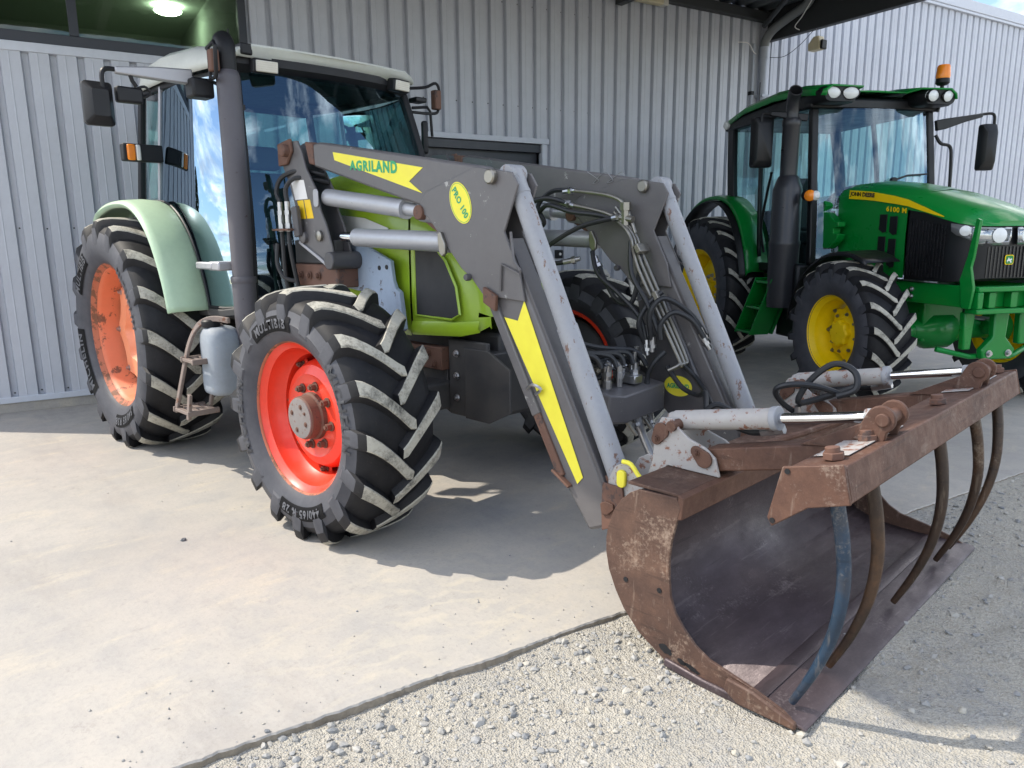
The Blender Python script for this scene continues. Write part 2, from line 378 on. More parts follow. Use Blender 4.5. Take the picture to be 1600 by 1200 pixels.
def text_mesh(name, txt, mat, fn, size=1., bold=.0, parent=None, space=1., maxw=None, cut=0):
    """flat lettering; fn maps (u, v, lift) with u centred on the word, v centred on the letter height"""
    cu = bpy.data.curves.new(name, 'FONT'); cu.body = txt; cu.size = size; cu.offset = bold; cu.space_character = space; cu.resolution_u = 3
    o = bpy.data.objects.new(name, cu); COL.objects.link(o)
    bpy.context.view_layer.update()
    me = bpy.data.meshes.new_from_object(o); bpy.data.objects.remove(o); bpy.data.curves.remove(cu)
    bm = bmesh.new(); bm.from_mesh(me)
    if cut:
        xs = [v.co.x for v in bm.verts]; x0, x1 = min(xs), max(xs)
        for i in range(1, cut):
            x = x0+(x1-x0)*i/cut
            bmesh.ops.bisect_plane(bm, geom=bm.verts[:]+bm.edges[:]+bm.faces[:], plane_co=(x, 0, 0), plane_no=(1, 0, 0))
    xs = [v.co.x for v in bm.verts]; ys = [v.co.y for v in bm.verts]; cx = (min(xs)+max(xs))/2; cy = (min(ys)+max(ys))/2; W = max(xs)-min(xs)
    k = 1. if not maxw else maxw/W
    for v in bm.verts: v.co = Vector(fn((v.co.x-cx)*k, (v.co.y-cy), 0))
    bm.to_mesh(me); bm.free(); me.materials.clear(); me.materials.append(MAT[mat]); me.name = name
    return obj(name, me, parent)
def hexbolt(r=.014, h=.012, n=6):
    m = MB(); m.cyl((0,0,0), (0,0,h*.25), r*1.45, n=14); m.cyl((0,0,h*.25), (0,0,h*1.25), r, n=n); m.cyl((0,0,h*1.25), (0,0,h*1.6), r*.55, n=10); return m
_bolt = {}
def bolt(parent, loc, axis, r=.014, h=.012, mat='steel', name='bolt'):
    k = (r, h, mat)
    if k not in _bolt: _bolt[k] = hexbolt(r, h).mesh('bolt', mat, 30)
    o = obj(name, _bolt[k], parent, loc); o.rotation_euler = Vector(axis).to_track_quat('Z', 'Y').to_euler(); return o
def hose(name, pts, r, parent, mat='rubber_hose', k=7, n=8): return MB().tube(catmull(pts, k), r, n).build(name, mat, parent)
def fitting(parent, p0, p1, r=.016, name='hose_fitting', mat='steel'):
    p0 = Vector(p0); p1 = Vector(p1); d = p1-p0
    m = MB(); m.cyl(p0, p0+d*.55, r, n=10); m.cyl(p0+d*.5, p0+d*.72, r*1.35, n=6); m.cyl(p0+d*.72, p1, r*.8, n=10); return m.build(name, mat, parent, smooth=30)

# ------------------------------------------------------------------ tyres and wheels (local: axle along y, outward = -y)
def carcass(Rt, W, rr, lh):
    Rc = Rt-lh
    return [(0, Rc), (.18*W, Rc-.002), (.33*W, Rc-.010), (.43*W, Rc-.028), (.485*W, Rc-.062), (.515*W, Rc-.115), (.52*W, rr+(Rc-rr)*.45), (.50*W, rr+(Rc-rr)*.25), (.455*W, rr+.025), (.43*W, rr+.004), (.40*W, rr-.005)]
def prof_at(prof, r):
    for (a0, r0), (a1, r1) in zip(prof[3:], prof[4:]):
        if r1 <= r <= r0: t = (r-r0)/(r1-r0) if r1 != r0 else 0; return a0+(a1-a0)*t
    return prof[-1][0]
def make_tyre(parent, Rt, W, rr, nl, lh, zc, hand, dust=True, wb=.085, wt=.05, dphi=.34):
    prof = carcass(Rt, W, rr, lh); full = [(-a, r) for a, r in reversed(prof[1:])]+prof
    n = 72; m = MB()
    # outward -> -y
    for a, r in full:
        for i in range(n): t = 2*PI*i/n; m.v.append((r*math.sin(t), -a, r*math.cos(t)))
    k = len(full)
    for j in range(k-1):
        side = 1 if abs(full[j][0]+full[j+1][0])/2 > .40*W and max(full[j][1], full[j+1][1]) < Rt-lh-.05 else 0
        for i in range(n): m.f.append((j*n+i, j*n+(i+1) % n, (j+1)*n+(i+1) % n, (j+1)*n+i)); m.m.append(side)
    car = m.build('tyre', ['rubber', 'rubber_side'], parent, smooth=50)
    for v in car.data.vertices:
        if v.co.z < -zc+.003: v.co.z = -zc+.003
    # lugs
    m = MB(); Rc = Rt-lh
    st = [(-.085, Rc-.012, Rt), (-.02, Rc-.012, Rt), (.12, Rc-.012, Rt), (.23, Rc-.014, Rt-.001), (.34, Rc-.022, Rt-.004), (.43, Rc-.045, Rt-.012), (.485, Rc-.085, Rt-.028), (.515, Rc-.12, Rt-.075), (.521, Rc-.15, Rc-.135)]
    for sgn in (1, -1):
        for q in range(nl):
            ph0 = 2*PI*(q+(.5 if sgn < 0 else 0))/nl
            jit = random.uniform(-.006, .006); secs = []
            for i, (af, rb, rtp) in enumerate(st):
                s_ = min(max(af/.5, -.1), 1.); ph = ph0+jit+dphi*(1-s_)**1.25*hand if s_ < 1 else ph0+jit
                fat = 1.0 if i > 0 else .72
                fat *= (1.+.35*max(0, s_-.55))
                hb = wb*.5*fat/Rt; ht = wt*.5*fat/Rt
                sec = []
                for r, dp in ((rb, -hb), (rtp-.006, -ht*1.06), (rtp, -ht*.86), (rtp, ht*.86), (rtp-.006, ht*1.06), (rb, hb)):
                    a = af*W if r > rb+.001 else min(af, .505)*W
                    if af > .5 and r == rb: a = prof_at(prof, max(rb, rr+.01))-.004
                    p = ph+dp; sec.append((r*math.sin(p), -sgn*a, r*math.cos(p)))
                secs.append(sec)
            o = len(m.v); ns = len(secs); w_ = 6
            for sec in secs: m.v += sec
            for i in range(ns-1):
                for j in range(w_-1):
                    m.f.append((o+i*w_+j, o+i*w_+j+1, o+(i+1)*w_+j+1, o+(i+1)*w_+j))
                    m.m.append(1 if (dust and j in (1, 2, 3) and i < 6) else (2 if i >= 7 else 0))
            m.f.append(tuple(o+j for j in range(w_))); m.m.append(0)
            m.f.append(tuple(o+(ns-1)*w_+j for j in range(w_-1, -1, -1))); m.m.append(2)
    lug = m.build('tread_lugs', ['rubber', 'lug_dust', 'rubber_side'], parent, smooth=35); lug['kind'] = 'stuff'
    for v in lug.data.vertices:
        if v.co.z < -zc+.003: v.co.z = -zc+.003
    return car, prof
def side_text(tyre, prof, txt, mid_deg, r, size, mat='tyre_letter', patch='tyre_patch', span=None, flip=False, lift=.0075):
    """lettering on the outward (-y) sidewall; mid_deg clockwise from the top as seen from outside... angle measured from top towards +x"""
    ph0 = R(mid_deg)
    def fn(u, v, l):
        rr_ = r+(v if not flip else -v); ph = ph0+(-u if flip else u)/r*1.0
        a = prof_at(prof, rr_)+lift
        return (rr_*math.sin(ph), -a, rr_*math.cos(ph))
    # seen from -y side with z up, +x is to the right, so u grows towards +x at the top
    t = text_mesh('sidewall_lettering', txt, mat, fn, size, size*.03, tyre.parent, 1.22, cut=24)
    if patch:
        w_ = span/2; m = MB(); secs = []
        for i in range(25):
            ph = ph0+(-w_+2*w_*i/24)/r; sec = []
            for q in range(9):
                r_ = r+(q/8-.5)*size*1.25; a = prof_at(prof, r_)+lift-.0035; sec.append((r_*math.sin(ph), -a, r_*math.cos(ph)))
            secs.append(sec)
        m.loft(secs).build('lettering_patch', patch, tyre.parent, smooth=60)
    return t
# ------------------------------------------------------------------ setting: wall frame (x along the wall, -y towards the yard)
WR = R(76.8331); WO = Vector((math.cos(WR-PI/2), math.sin(WR-PI/2), 0))*-3.832
def W2(x, y, z=0.):
    c, s_ = math.cos(WR), math.sin(WR); return Vector((WO.x+c*x-s_*y, WO.y+s_*x+c*y, z))
SL = -5.515                                   # slab edge
def ground_h(x, y):
    e = noise.noise(Vector((x*.9, y*.9, 3.1)))*.5+.5
    base = -.024+.016*min(1, max(0, (x+.9)/1.2))
    d = min(1., max(0., (SL-y)/.25)); base -= .004*(1-d)
    if y > SL+.03: return -.09
    rut = -.012*math.exp(-((y+6.25+.12*math.sin(x*1.1))/.05)**2)
    return min(base+(e-.5)*.022+noise.noise(Vector((x*4, y*4, 9)))*.009+noise.noise(Vector((x*17, y*17, 2)))*.004+rut, -.004 if d > .5 else -.012)
def axis(lo, hi, d0, d1, far):
    a = list(np.arange(lo, hi, d0)); st = d0
    while a[-1] < far: st *= 1.35; a.append(a[-1]+st)
    st = d0
    while a[0] > -far: st *= 1.35; a.insert(0, a[0]-st)
    return a
gx = axis(-2.9, 3.4, .035, 0, 700); gy = axis(-7.6, SL+.05, .035, 0, 700)
vs = []; 
for y in gy:
    for x in gx:
        near = -12 < x < 20 and -16 < y < 0
        z = ground_h(x, y) if near else (-.03 if y < SL else -.09)
        p = W2(x, y, z); vs.append(tuple(p))
nx = len(gx); fs = [(j*nx+i, j*nx+i+1, (j+1)*nx+i+1, (j+1)*nx+i) for j in range(len(gy)-1) for i in range(nx-1)]
me = bpy.data.meshes.new('ground'); me.from_pydata(vs, [], fs); me.materials.append(MAT['gravel_bed']); me.polygons.foreach_set('use_smooth', [True]*len(fs))
tag(obj('ground', me), kind='structure')
# concrete slab with a ragged edge
edge = []; x = -40.
while x < 40:
    st = .015 if -3.5 < x < 4 else .6
    edge.append((x, SL+noise.noise(Vector((x*3, 0, 0)))*.014+noise.noise(Vector((x*22, 4, 0)))*.008+noise.noise(Vector((x*60, 4, 0)))*.005)); x += st
m = MB(); n = len(edge)
top = [W2(a, b, 0) for a, b in edge]; mid = [W2(a, b-.004-.004*noise.noise(Vector((a*31, 2, 2))), -.006) for a, b in edge]; bot = [W2(a, b-.012-abs(noise.noise(Vector((a*9, 1, 1))))*.02, -.1) for a, b in edge]
bk = [W2(a, 9.0, 0) for a, b in edge]
m.add(top+bk, [(i, i+1, n+i+1, n+i) for i in range(n-1)], 0)
m.add(top+mid, [(i, i+1, n+i+1, n+i) for i in range(n-1)], 0)
m.add(mid+bot, [(i, i+1, n+i+1, n+i) for i in range(n-1)], 1)
tag(m.build('pavement', ['concrete', 'dirt'], smooth=0), kind='structure')
# loose gravel
rng = np.random.default_rng(5)
ico = bmesh.new(); bmesh.ops.create_icosphere(ico, subdivisions=1, radius=1.); iv = np.array([v.co[:] for v in ico.verts]); ifc = np.array([[v.index for v in f.verts] for f in ico.faces]); ico.free()
V = []; F = []; T = []; o = 0; cnt = 0
while cnt < 17000:
    x = rng.uniform(-2.9, 4.6); y = SL-.015-abs(rng.normal(0, .75)) if rng.random() < .75 else rng.uniform(-8, SL-.02)
    if y < -7.9: continue
    dens = noise.noise(Vector((x*1.3, y*1.6, 5)))*.5+.5
    left = (x < -.2) and (y > -6.15)
    if rng.random() > ((.35+.65*dens) if left else .12+.75*dens**2): continue
    r = .0020*(1/(1-rng.random()*.985))**.58
    if left and rng.random() < .10: r *= 1.9
    r = min(r, .015)
    p = W2(x, y, ground_h(x, y)); 
    sc = r*rng.uniform(.6, 1.3, 3)*np.array([1, 1, .68])
    vv = iv*(1+rng.uniform(-.36, .36, (len(iv), 1)))*sc
    a = rng.uniform(0, 6.28); b = rng.uniform(-.5, .5); c, s_ = math.cos(a), math.sin(a)
    rm = np.array([[c, -s_, 0], [s_, c, 0], [0, 0, 1]]) @ np.array([[1, 0, 0], [0, math.cos(b), -math.sin(b)], [0, math.sin(b), math.cos(b)]])
    vv = vv@rm.T+np.array([p.x, p.y, p.z+sc[2]*.35]); V.append(vv); F.append(ifc+o); o += len(iv)
    T.append(np.full(len(iv), rng.beta(2, 2.2))); cnt += 1
for q in range(230):
    x = rng.uniform(-3.0, 1.6); y = SL+abs(rng.normal(0, .22))+.01 if q < 195 else rng.uniform(SL, -2.5); r = rng.uniform(.0015, .0045); p = W2(x, y, 0)
    vv = iv*(1+rng.uniform(-.3, .3, (len(iv), 1)))*r*rng.uniform(.6, 1.3, 3)+np.array([p.x, p.y, r*.5]); V.append(vv); F.append(ifc+o); o += len(iv); T.append(np.full(len(iv), rng.beta(2, 2.4)))
V = np.concatenate(V); F = np.concatenate(F); T = np.concatenate(T)
me = bpy.data.meshes.new('loose_gravel'); me.from_pydata(V.tolist(), [], F.tolist()); me.materials.append(MAT['gravel_stone'])
at = me.attributes.new('tone', 'FLOAT', 'POINT'); at.data.foreach_set('value', T.astype(np.float32))
tag(obj('loose_gravel', me), 'loose grey crushed stones scattered over the pale gravel by the slab', 'gravel', kind='stuff')
# pebbles on the slab
def pebble(px, py, r, label):
    bm = bmesh.new(); bmesh.ops.create_icosphere(bm, subdivisions=2, radius=1.)
    for v in bm.verts: v.co = v.co*(1+noise.noise(v.co*1.7)*.35); v.co.x *= r*1.25; v.co.y *= r*.8; v.co.z *= r*.65
    me = bpy.data.meshes.new('pebble'); bm.to_mesh(me); bm.free(); me.materials.append(MAT['gravel_stone'])
    tag(obj('pebble', me, None, (px, py, r*.4), (0, 0, px*3)), label, 'pebble')
pebble(-.39, -1.60, .013, 'small dark pebble lying alone on the pale slab left of the front tyre')
pebble(1.25, -1.99, .008, 'tiny pebble on the pale slab near its gravel edge')

# ------------------------------------------------------------------ building
B = thing('warehouse', 'pale blue-grey ribbed metal warehouse with dark upper window behind the tractors', 'building', WO, WR)
P0, PER, DEP = 1.299, .19816, .046
def rib_profile(x0, x1):
    pts = []; k = math.floor((x0-P0)/PER)-1
    while P0+k*PER < x1+PER:
        b = P0+k*PER
        pts += [(b, -DEP), (b+.010, 0), (b+.050, 0), (b+.062, -DEP), (b+.112, -DEP), (b+.114, -DEP-.003), (b+.120, -DEP-.003), (b+.122, -DEP)]; k += 1
    def yat(x):
        for (a, ya), (c, yc) in zip(pts, pts[1:]):
            if a <= x <= c: return ya+(yc-ya)*(x-a)/(c-a)
    return [(x0, yat(x0))]+[p for p in pts if x0 < p[0] < x1]+[(x1, yat(x1))]
def sheets(x0, x1, z0, z1):
    k = math.ceil((x0-P0)/(PER*5)+1e-6); cuts = [x0]
    while P0+.09+k*PER*5 < x1-.05:
        if P0+.09+k*PER*5 > x0+.05: cuts.append(P0+.09+k*PER*5)
        k += 1
    cuts.append(x1)
    for a, b in zip(cuts, cuts[1:]):
        pr = rib_profile(a, b); m = MB(); m.loft([[(x, y, z0) for x, y in pr], [(x, y, z1) for x, y in pr]])
        m.build('cladding_sheet', 'cladding', B, smooth=20, fix=False)
WX0, WX1, WZ0, WZ1 = -3.2, -.262, 3.0, 4.14
DX0, DX1, DZ1 = 1.40, 3.085, 2.50
sheets(-3.4, WX0, .13, 5.1); sheets(WX0, WX1, .13, WZ0-.02); sheets(WX0, WX1, WZ1, 5.1)
sheets(WX1, DX0, .13, 5.1); sheets(DX0, DX1, DZ1, 5.1); sheets(DX1, 18.0, .13, 5.1)
m = MB(); m.box(-3.4, WX0-.05, .03, .2, 0, 5.08); m.box(WX0-.05, WX1+.05, .03, .2, 0, WZ0-.1); m.box(WX0-.05, WX1+.05, .03, .2, WZ1+.02, 5.08)
m.box(WX1+.05, DX0-.05, .03, .2, 0, 5.08); m.box(DX0-.05, DX1+.05, .03, .2, DZ1+.1, 5.08); m.box(DX1+.05, 18, .03, .2, 0, 5.08)
m.box(-3.4, -3.25, .2, 9, 0, 5.08); m.box(17.85, 18, .2, 9, 0, 5.08); m.box(-3.4, 18, 8.85, 9, 0, 5.08)
m.build('wall_core', 'cladding_trim', B, smooth=0)
MB().box(-3.5, 18.1, -.10, 9.1, 5.131, 5.30).build('roof', 'cladding_trim', B, .01)
MB().box(-3.5, 18.1, -.09, .0, 5.085, 5.128).build('eave_trim', 'cladding_trim', B, .006)
MB().box(-3.42, DX0, -.062, .0, .085, .137).box(DX1, 18.0, -.062, .0, .085, .137).build('base_flashing', 'cladding_trim', B, .004)
MB().box(-3.42, DX0, -.035, .0, -.02, .083).box(DX1, 18.0, -.035, .0, -.02, .083).build('plinth', 'concrete', B, .004)
m = MB(); m.box(-3.46, -3.402, -.06, .1, 0, 5.08); m.build('corner_trim', 'cladding_trim', B, .004)
m = MB()
for z_, x0_, x1_ in ((2.90, 0., 18.), (3.98, -.2, 18.), (.165, -3.3, 18.), (1.55, -3.3, 1.3)):
    k = math.ceil((x0_-P0)/PER)
    while P0+k*PER+.037 < x1_:
        xx = P0+k*PER+.03
        if not (DX0-.05 < xx < DX1+.05 and z_ < DZ1+.1): m.cyl((xx, .0, z_+.004*math.sin(k*3.1)), (xx, -.006, z_+.004*math.sin(k*3.1)), .0075, n=6)
        k += 1
m.build('screw_heads', 'dark_steel', B, smooth=0)['kind'] = 'stuff'
# upper window
wf = MB(); wf.box(WX0, WX1, -.045, .05, WZ0+.03, WZ0+.115).box(WX0, WX1, -.045, .05, WZ1-.08, WZ1).box(WX0, WX0+.07, -.044, .05, WZ0+.116, WZ1-.081).box(WX1-.07, WX1, -.044, .05, WZ0+.116, WZ1-.081)
win = wf.build('window', 'dark_frame', B, .004)
MB().box(-1.70, -1.63, -.04, .04, WZ0+.117, WZ1-.082).build('mullion', 'dark_frame', win, .003)
MB().box(WX0+.071, -1.701, .0, .008, WZ0+.118, WZ1-.083).build('pane', 'window_glass', win, smooth=0)
MB().box(-1.629, WX1-.071, .0, .008, WZ0+.118, WZ1-.083).build('pane', 'window_glass', win, smooth=0)
MB().box(WX0-.02, WX1+.03, -.06, .02, WZ0-.045, WZ0+.028).build('sill', 'cladding_trim', win, .004)
m = MB()
for q in ([(-3.3, .21, 2.9), (-.1, .21, 2.9), (-.1, 4.6, 2.9), (-3.3, 4.6, 2.9)], [(-3.3, .21, 4.25), (-.1, .21, 4.25), (-.1, 4.6, 4.25), (-3.3, 4.6, 4.25)],
          [(-3.3, 4.6, 2.9), (-.1, 4.6, 2.9), (-.1, 4.6, 4.25), (-3.3, 4.6, 4.25)], [(-3.3, .21, 2.9), (-3.3, 4.6, 2.9), (-3.3, 4.6, 4.25), (-3.3, .21, 4.25)], [(-.1, .21, 2.9), (-.1, 4.6, 2.9), (-.1, 4.6, 4.25), (-.1, .21, 4.25)]):
    m.add(q, [(0, 1, 2, 3)])
m.build('room_interior', 'room', B, smooth=0, fix=False)
lp = thing('ceiling_lamp', 'lit round ceiling lamp seen through the dark upper window', 'lamp', W2(-.48, 2.96, 4.19), WR)
MB().lathe([(.0, -.03), (.12, -.03), (.15, -.015), (.16, 0)], n=24).build('shade', 'lamp_glow', lp)
MB().lathe([(.02, .0), (.02, .06)], n=10).build('stem', 'cladding_trim', lp)
# door
df = MB().box(DX0-.03, DX1+.03, -.06, .02, DZ1-.005, DZ1+.055).box(DX0, DX0+.065, -.055, .02, 0, DZ1-.006).box(DX1-.065, DX1, -.055, .02, 0, DZ1-.006).build('door', 'cladding_trim', B, .005)
for i in range(9):
    z = .02+i*.27; MB().box(DX0+.067, DX1-.067, .06, .10, z, min(z+.262, DZ1-.01)).build('panel', 'dark_frame', df, .006)
MB().box(DX0+.067, DX1-.067, -.02, .055, DZ1-.10, DZ1-.01).build('door_head', 'dark_frame', df, .003)
# rain pipe and conduit
dp = MB(); dp.tube([(6.67, -.12, .02), (6.67, -.12, 3.86)], .055, 16); dp.tube([(6.67, -.12, 3.8), (6.67, -.12, 3.96)], .062, 16)
dp = dp.build('downpipe', 'pipe_grey', B)
MB().tube(catmull([(6.67, -.12, 3.94), (6.67, -.14, 4.05), (6.68, -.25, 4.16), (6.70, -.5, 4.27), (6.70, -.75, 4.36), (6.70, -.82, 4.48)], 5), .06, 16).build('pipe_elbow', 'canopy_sheet', dp)
for z in (.6, 2.1, 3.3): MB().box(6.60, 6.74, -.185, -.03, z, z+.035).build('pipe_clip', 'pipe_grey', dp, .004)
MB().tube([(6.525, -.06, .1), (6.525, -.06, 4.0)], .021, 10).build('conduit', 'pipe_grey', B)
MB().box(6.50, 6.55, -.085, -.02, 3.33, 3.38).build('conduit_clip', 'black_plastic', B)
MB().box(6.80, 6.86, -.065, -.03, .14, 4.05).build('joint_cover', 'cladding_trim', B, .004)
sk = thing('wall_socket', 'small black socket box with white face on the ribbed wall behind the far loader arm', 'socket', W2(3.25, -.06, 1.22), WR)
MB().box(-.05, .05, -.03, .03, -.05, .05).build('box', 'black_plastic', sk, .008); MB().lathe([(0, .004), (.016, .004), (.018, 0)], (0.005, -.031, 0), (0, -1, 0), 16).build('face', 'white_label', sk)

# ------------------------------------------------------------------ canopy
K = thing('canopy', 'dark flat steel canopy roof projecting from the ribbed wall', 'canopy', WO, WR)
CX0, CX1, CY = -2.82, 6.90, -4.15
m = MB(); pr = []
x = CX0
while x < CX1: pr += [(x, 4.42), (x+.05, 4.46), (x+.15, 4.46), (x+.2, 4.42)]; x += .25
m.loft([[(a, -.04, z) for a, z in pr], [(a, CY, z) for a, z in pr]]); m.build('roof_sheet', 'canopy_sheet', K, smooth=20, fix=False, solid=.004)
MB().box(CX1-.10, CX1, CY, -.04, 4.06, 4.56).build('edge_beam', 'dark_steel', K, .006)
MB().box(CX0-.10, CX0, CY, -.04, 4.10, 4.56).build('edge_beam', 'dark_steel', K, .006)
MB().box(CX0-.1, CX1, CY-.10, CY-.002, 4.10, 4.56).build('front_beam', 'dark_steel', K, .006)
MB().box(CX0+.01, CX1-.11, -.14, -.04, 4.285, 4.41).build('wall_beam', 'dark_steel', K, .006)
for yy in (-1.2, -2.4, -3.5): MB().box(CX0+.01, CX1-.11, yy-.06, yy, 4.30, 4.415).build('purlin', 'dark_steel', K, .004)
for xx in (-1.2, 1.4, 4.0): MB().box(xx, xx+.1, CY+.005, -.15, 4.12, 4.297).build('rafter', 'dark_steel', K, .004)
MB().tube([(6.55, -.2, 4.2), (6.2, -.9, 4.38)], .035, 10).build('brace', 'dark_steel', K)
MB().tube(catmull([(6.6, -.9, 4.36), (6.62, -.75, 4.2), (6.68, -.6, 4.12), (6.75, -.62, 4.08)], 6), .006, 6).build('cable', 'white_label', K)
MB().tube(catmull([(6.2, -.07, 3.98), (6.35, -.12, 3.97), (6.48, -.1, 3.88), (6.55, -.09, 3.86)], 6), .006, 6).build('cable', 'white_label', K)
MB().tube(catmull([(6.86, -.05, 3.86), (6.92, -.25, 3.84), (6.90, -.5, 3.92), (6.86, -.75, 4.055)], 6), .004, 6).build('cable', 'black_plastic', K)
tl = thing('tube_light', 'long cream tube light fixed under the canopy along the wall', 'light', W2(4.2, -.16, 4.245), WR)
MB().box(-.6, .52, -.05, .05, -.035, .035).build('housing', 'cream', tl, .012); MB().box(.521, .60, -.052, .052, -.037, .037).build('end_cap', 'lens', tl, .012)
fl = thing('sensor_box', 'beige box hanging on wire hooks below the canopy edge beam', 'sensor', W2(6.86, -.83, 3.88), WR)
MB().prism([(-.08, -.085), (.10, -.085), (.11, .0), (.03, .085), (-.05, .085)], 'x', -.06, .06).build('housing', 'cream', fl, .012)
MB().box(-.05, .05, -.11, -.075, -.085, .03).build('lens', 'black_plastic', fl, .01)
for sx in (-.045, .045): MB().tube([(sx, 0, .18), (sx, 0, .09), (sx*.9, -.03, .02), (sx*.8, -.06, .0)], .005, 6).build('hook', 'steel', fl)
# ------------------------------------------------------------------ tractor with lime bonnet (local frame = world frame: x forward, y left)
C = thing('farm_tractor', 'lime green farm tractor with red front rims and off-white cab roof carrying the loader', 'tractor', (0, 0, 0))
def place_wheel(parent, name, x, y, z, right, steer=0., scale=1.):
    w_ = bpy.data.objects.new(name, None); COL.objects.link(w_); w_.parent = parent; w_.location = (x, y, z); w_.empty_display_size = .2
    w_.rotation_euler = (0, 0, steer+(0 if right else PI)); return w_
def ring_bolts(parent, n, r, a, mat, br=.014, bh=.014, ph=0., name='bolt'):
    for i in range(n):
        t = 2*PI*i/n+ph; bolt(parent, (r*math.sin(t), -a, r*math.cos(t)), (0, -1, 0), br, bh, mat, name)
# front wheels
def front_wheel(right):
    w_ = place_wheel(C, 'front_wheel', 0, -.979 if right else .979, .603, right, R(2.4))
    ty, pf = make_tyre(w_, .628, .44, .375, 16, .040, .603, 1 if right else -1, wb=.105, wt=.064, dphi=.30)
    rim = MB(); rr = .377
    rim.lathe([(rr-.02, -.19), (rr+.008, -.188), (rr+.004, -.175), (rr-.03, -.16), (rr-.075, -.05), (rr-.075, .06), (rr-.045, .10), (rr-.038, .145), (rr-.012, .165), (rr-.006, .176), (rr+.006, .182), (rr+.010, .177), (rr+.006, .166)], axis=(0, -1, 0), n=64)
    rim.build('rim', ['red_rim'], w_, smooth=35)
    ed = MB(); ed.lathe([(rr+.0085, .158), (rr+.0125, .178), (rr+.006, .1865), (rr-.006, .1815), (rr-.010, .172)], axis=(0, -1, 0), n=64); ed.build('rim_edge', 'rim_rust', w_, smooth=60)
    d = MB(); d.lathe([(.305, -.05), (.29, -.04), (.278, .0), (.268, .045), (.248, .078), (.205, .096), (.19, .088), (.165, .086), (.10, .088), (.0, .088)], axis=(0, -1, 0), n=64); d.build('disc', 'red_rim', w_, smooth=30)
    h = MB(); h.lathe([(.118, .085), (.116, .108), (.108, .116), (.107, .135), (.105, .158), (.098, .165)], axis=(0, -1, 0), n=32); h.build('hub', 'rusty_steel', w_, smooth=35)
    h = MB(); h.lathe([(.100, .161), (.098, .169), (.08, .172), (.0, .172)], axis=(0, -1, 0), n=32); hc = h.build('hub_cap', 'hub_grey', w_, smooth=35)
    for i, t in enumerate((20, 110, 200, 290, 60)):
        bolt(w_, (.062*math.sin(R(t)), -.172, .062*math.cos(R(t))), (0, -1, 0), .009 if i < 4 else .006, .004, 'rusty_steel', 'screw')
    ring_bolts(w_, 8, .150, .087, 'rusty_steel', .0165, .026, .2, 'wheel_nut')
    MB().lathe([(.10, -.26), (.17, -.22), (.26, -.17), (.31, -.12), (.31, -.06), (.2, -.05)], axis=(0, -1, 0), n=32).build('inner_drum', 'chassis', w_, smooth=35)
    for i in range(8):
        t = 2*PI*i/8+.1; c = Vector((math.sin(t), 0, math.cos(t)))
        lug = MB(); e = Vector((math.cos(t), 0, -math.sin(t)))
        lug.obox(c*.295+Vector((0, -.01, 0)), (.075, .012, .06), Matrix((e, Vector((0, 1, 0)), c)).transposed()); lug.build('rim_bracket', 'red_rim', w_, .004)
        bolt(w_, c*.292+Vector((0, -.017, 0)), (0, -1, 0), .014, .022, 'rusty_steel', 'clamp_bolt')
    if right:
        side_text(ty, pf, 'MULTIBIB', -14, .463, .060, span=.36)
        side_text(ty, pf, '440/65 R 28', 172, .458, .056, span=.40, flip=False)
        side_text(ty, pf, 'MICHELIN', -97, .468, .075, mat='tyre_letter_dim', patch=None)
        side_text(ty, pf, 'MICHELIN', 75, .468, .075, mat='tyre_letter_dim', patch=None)
    return w_
front_wheel(True); front_wheel(False)
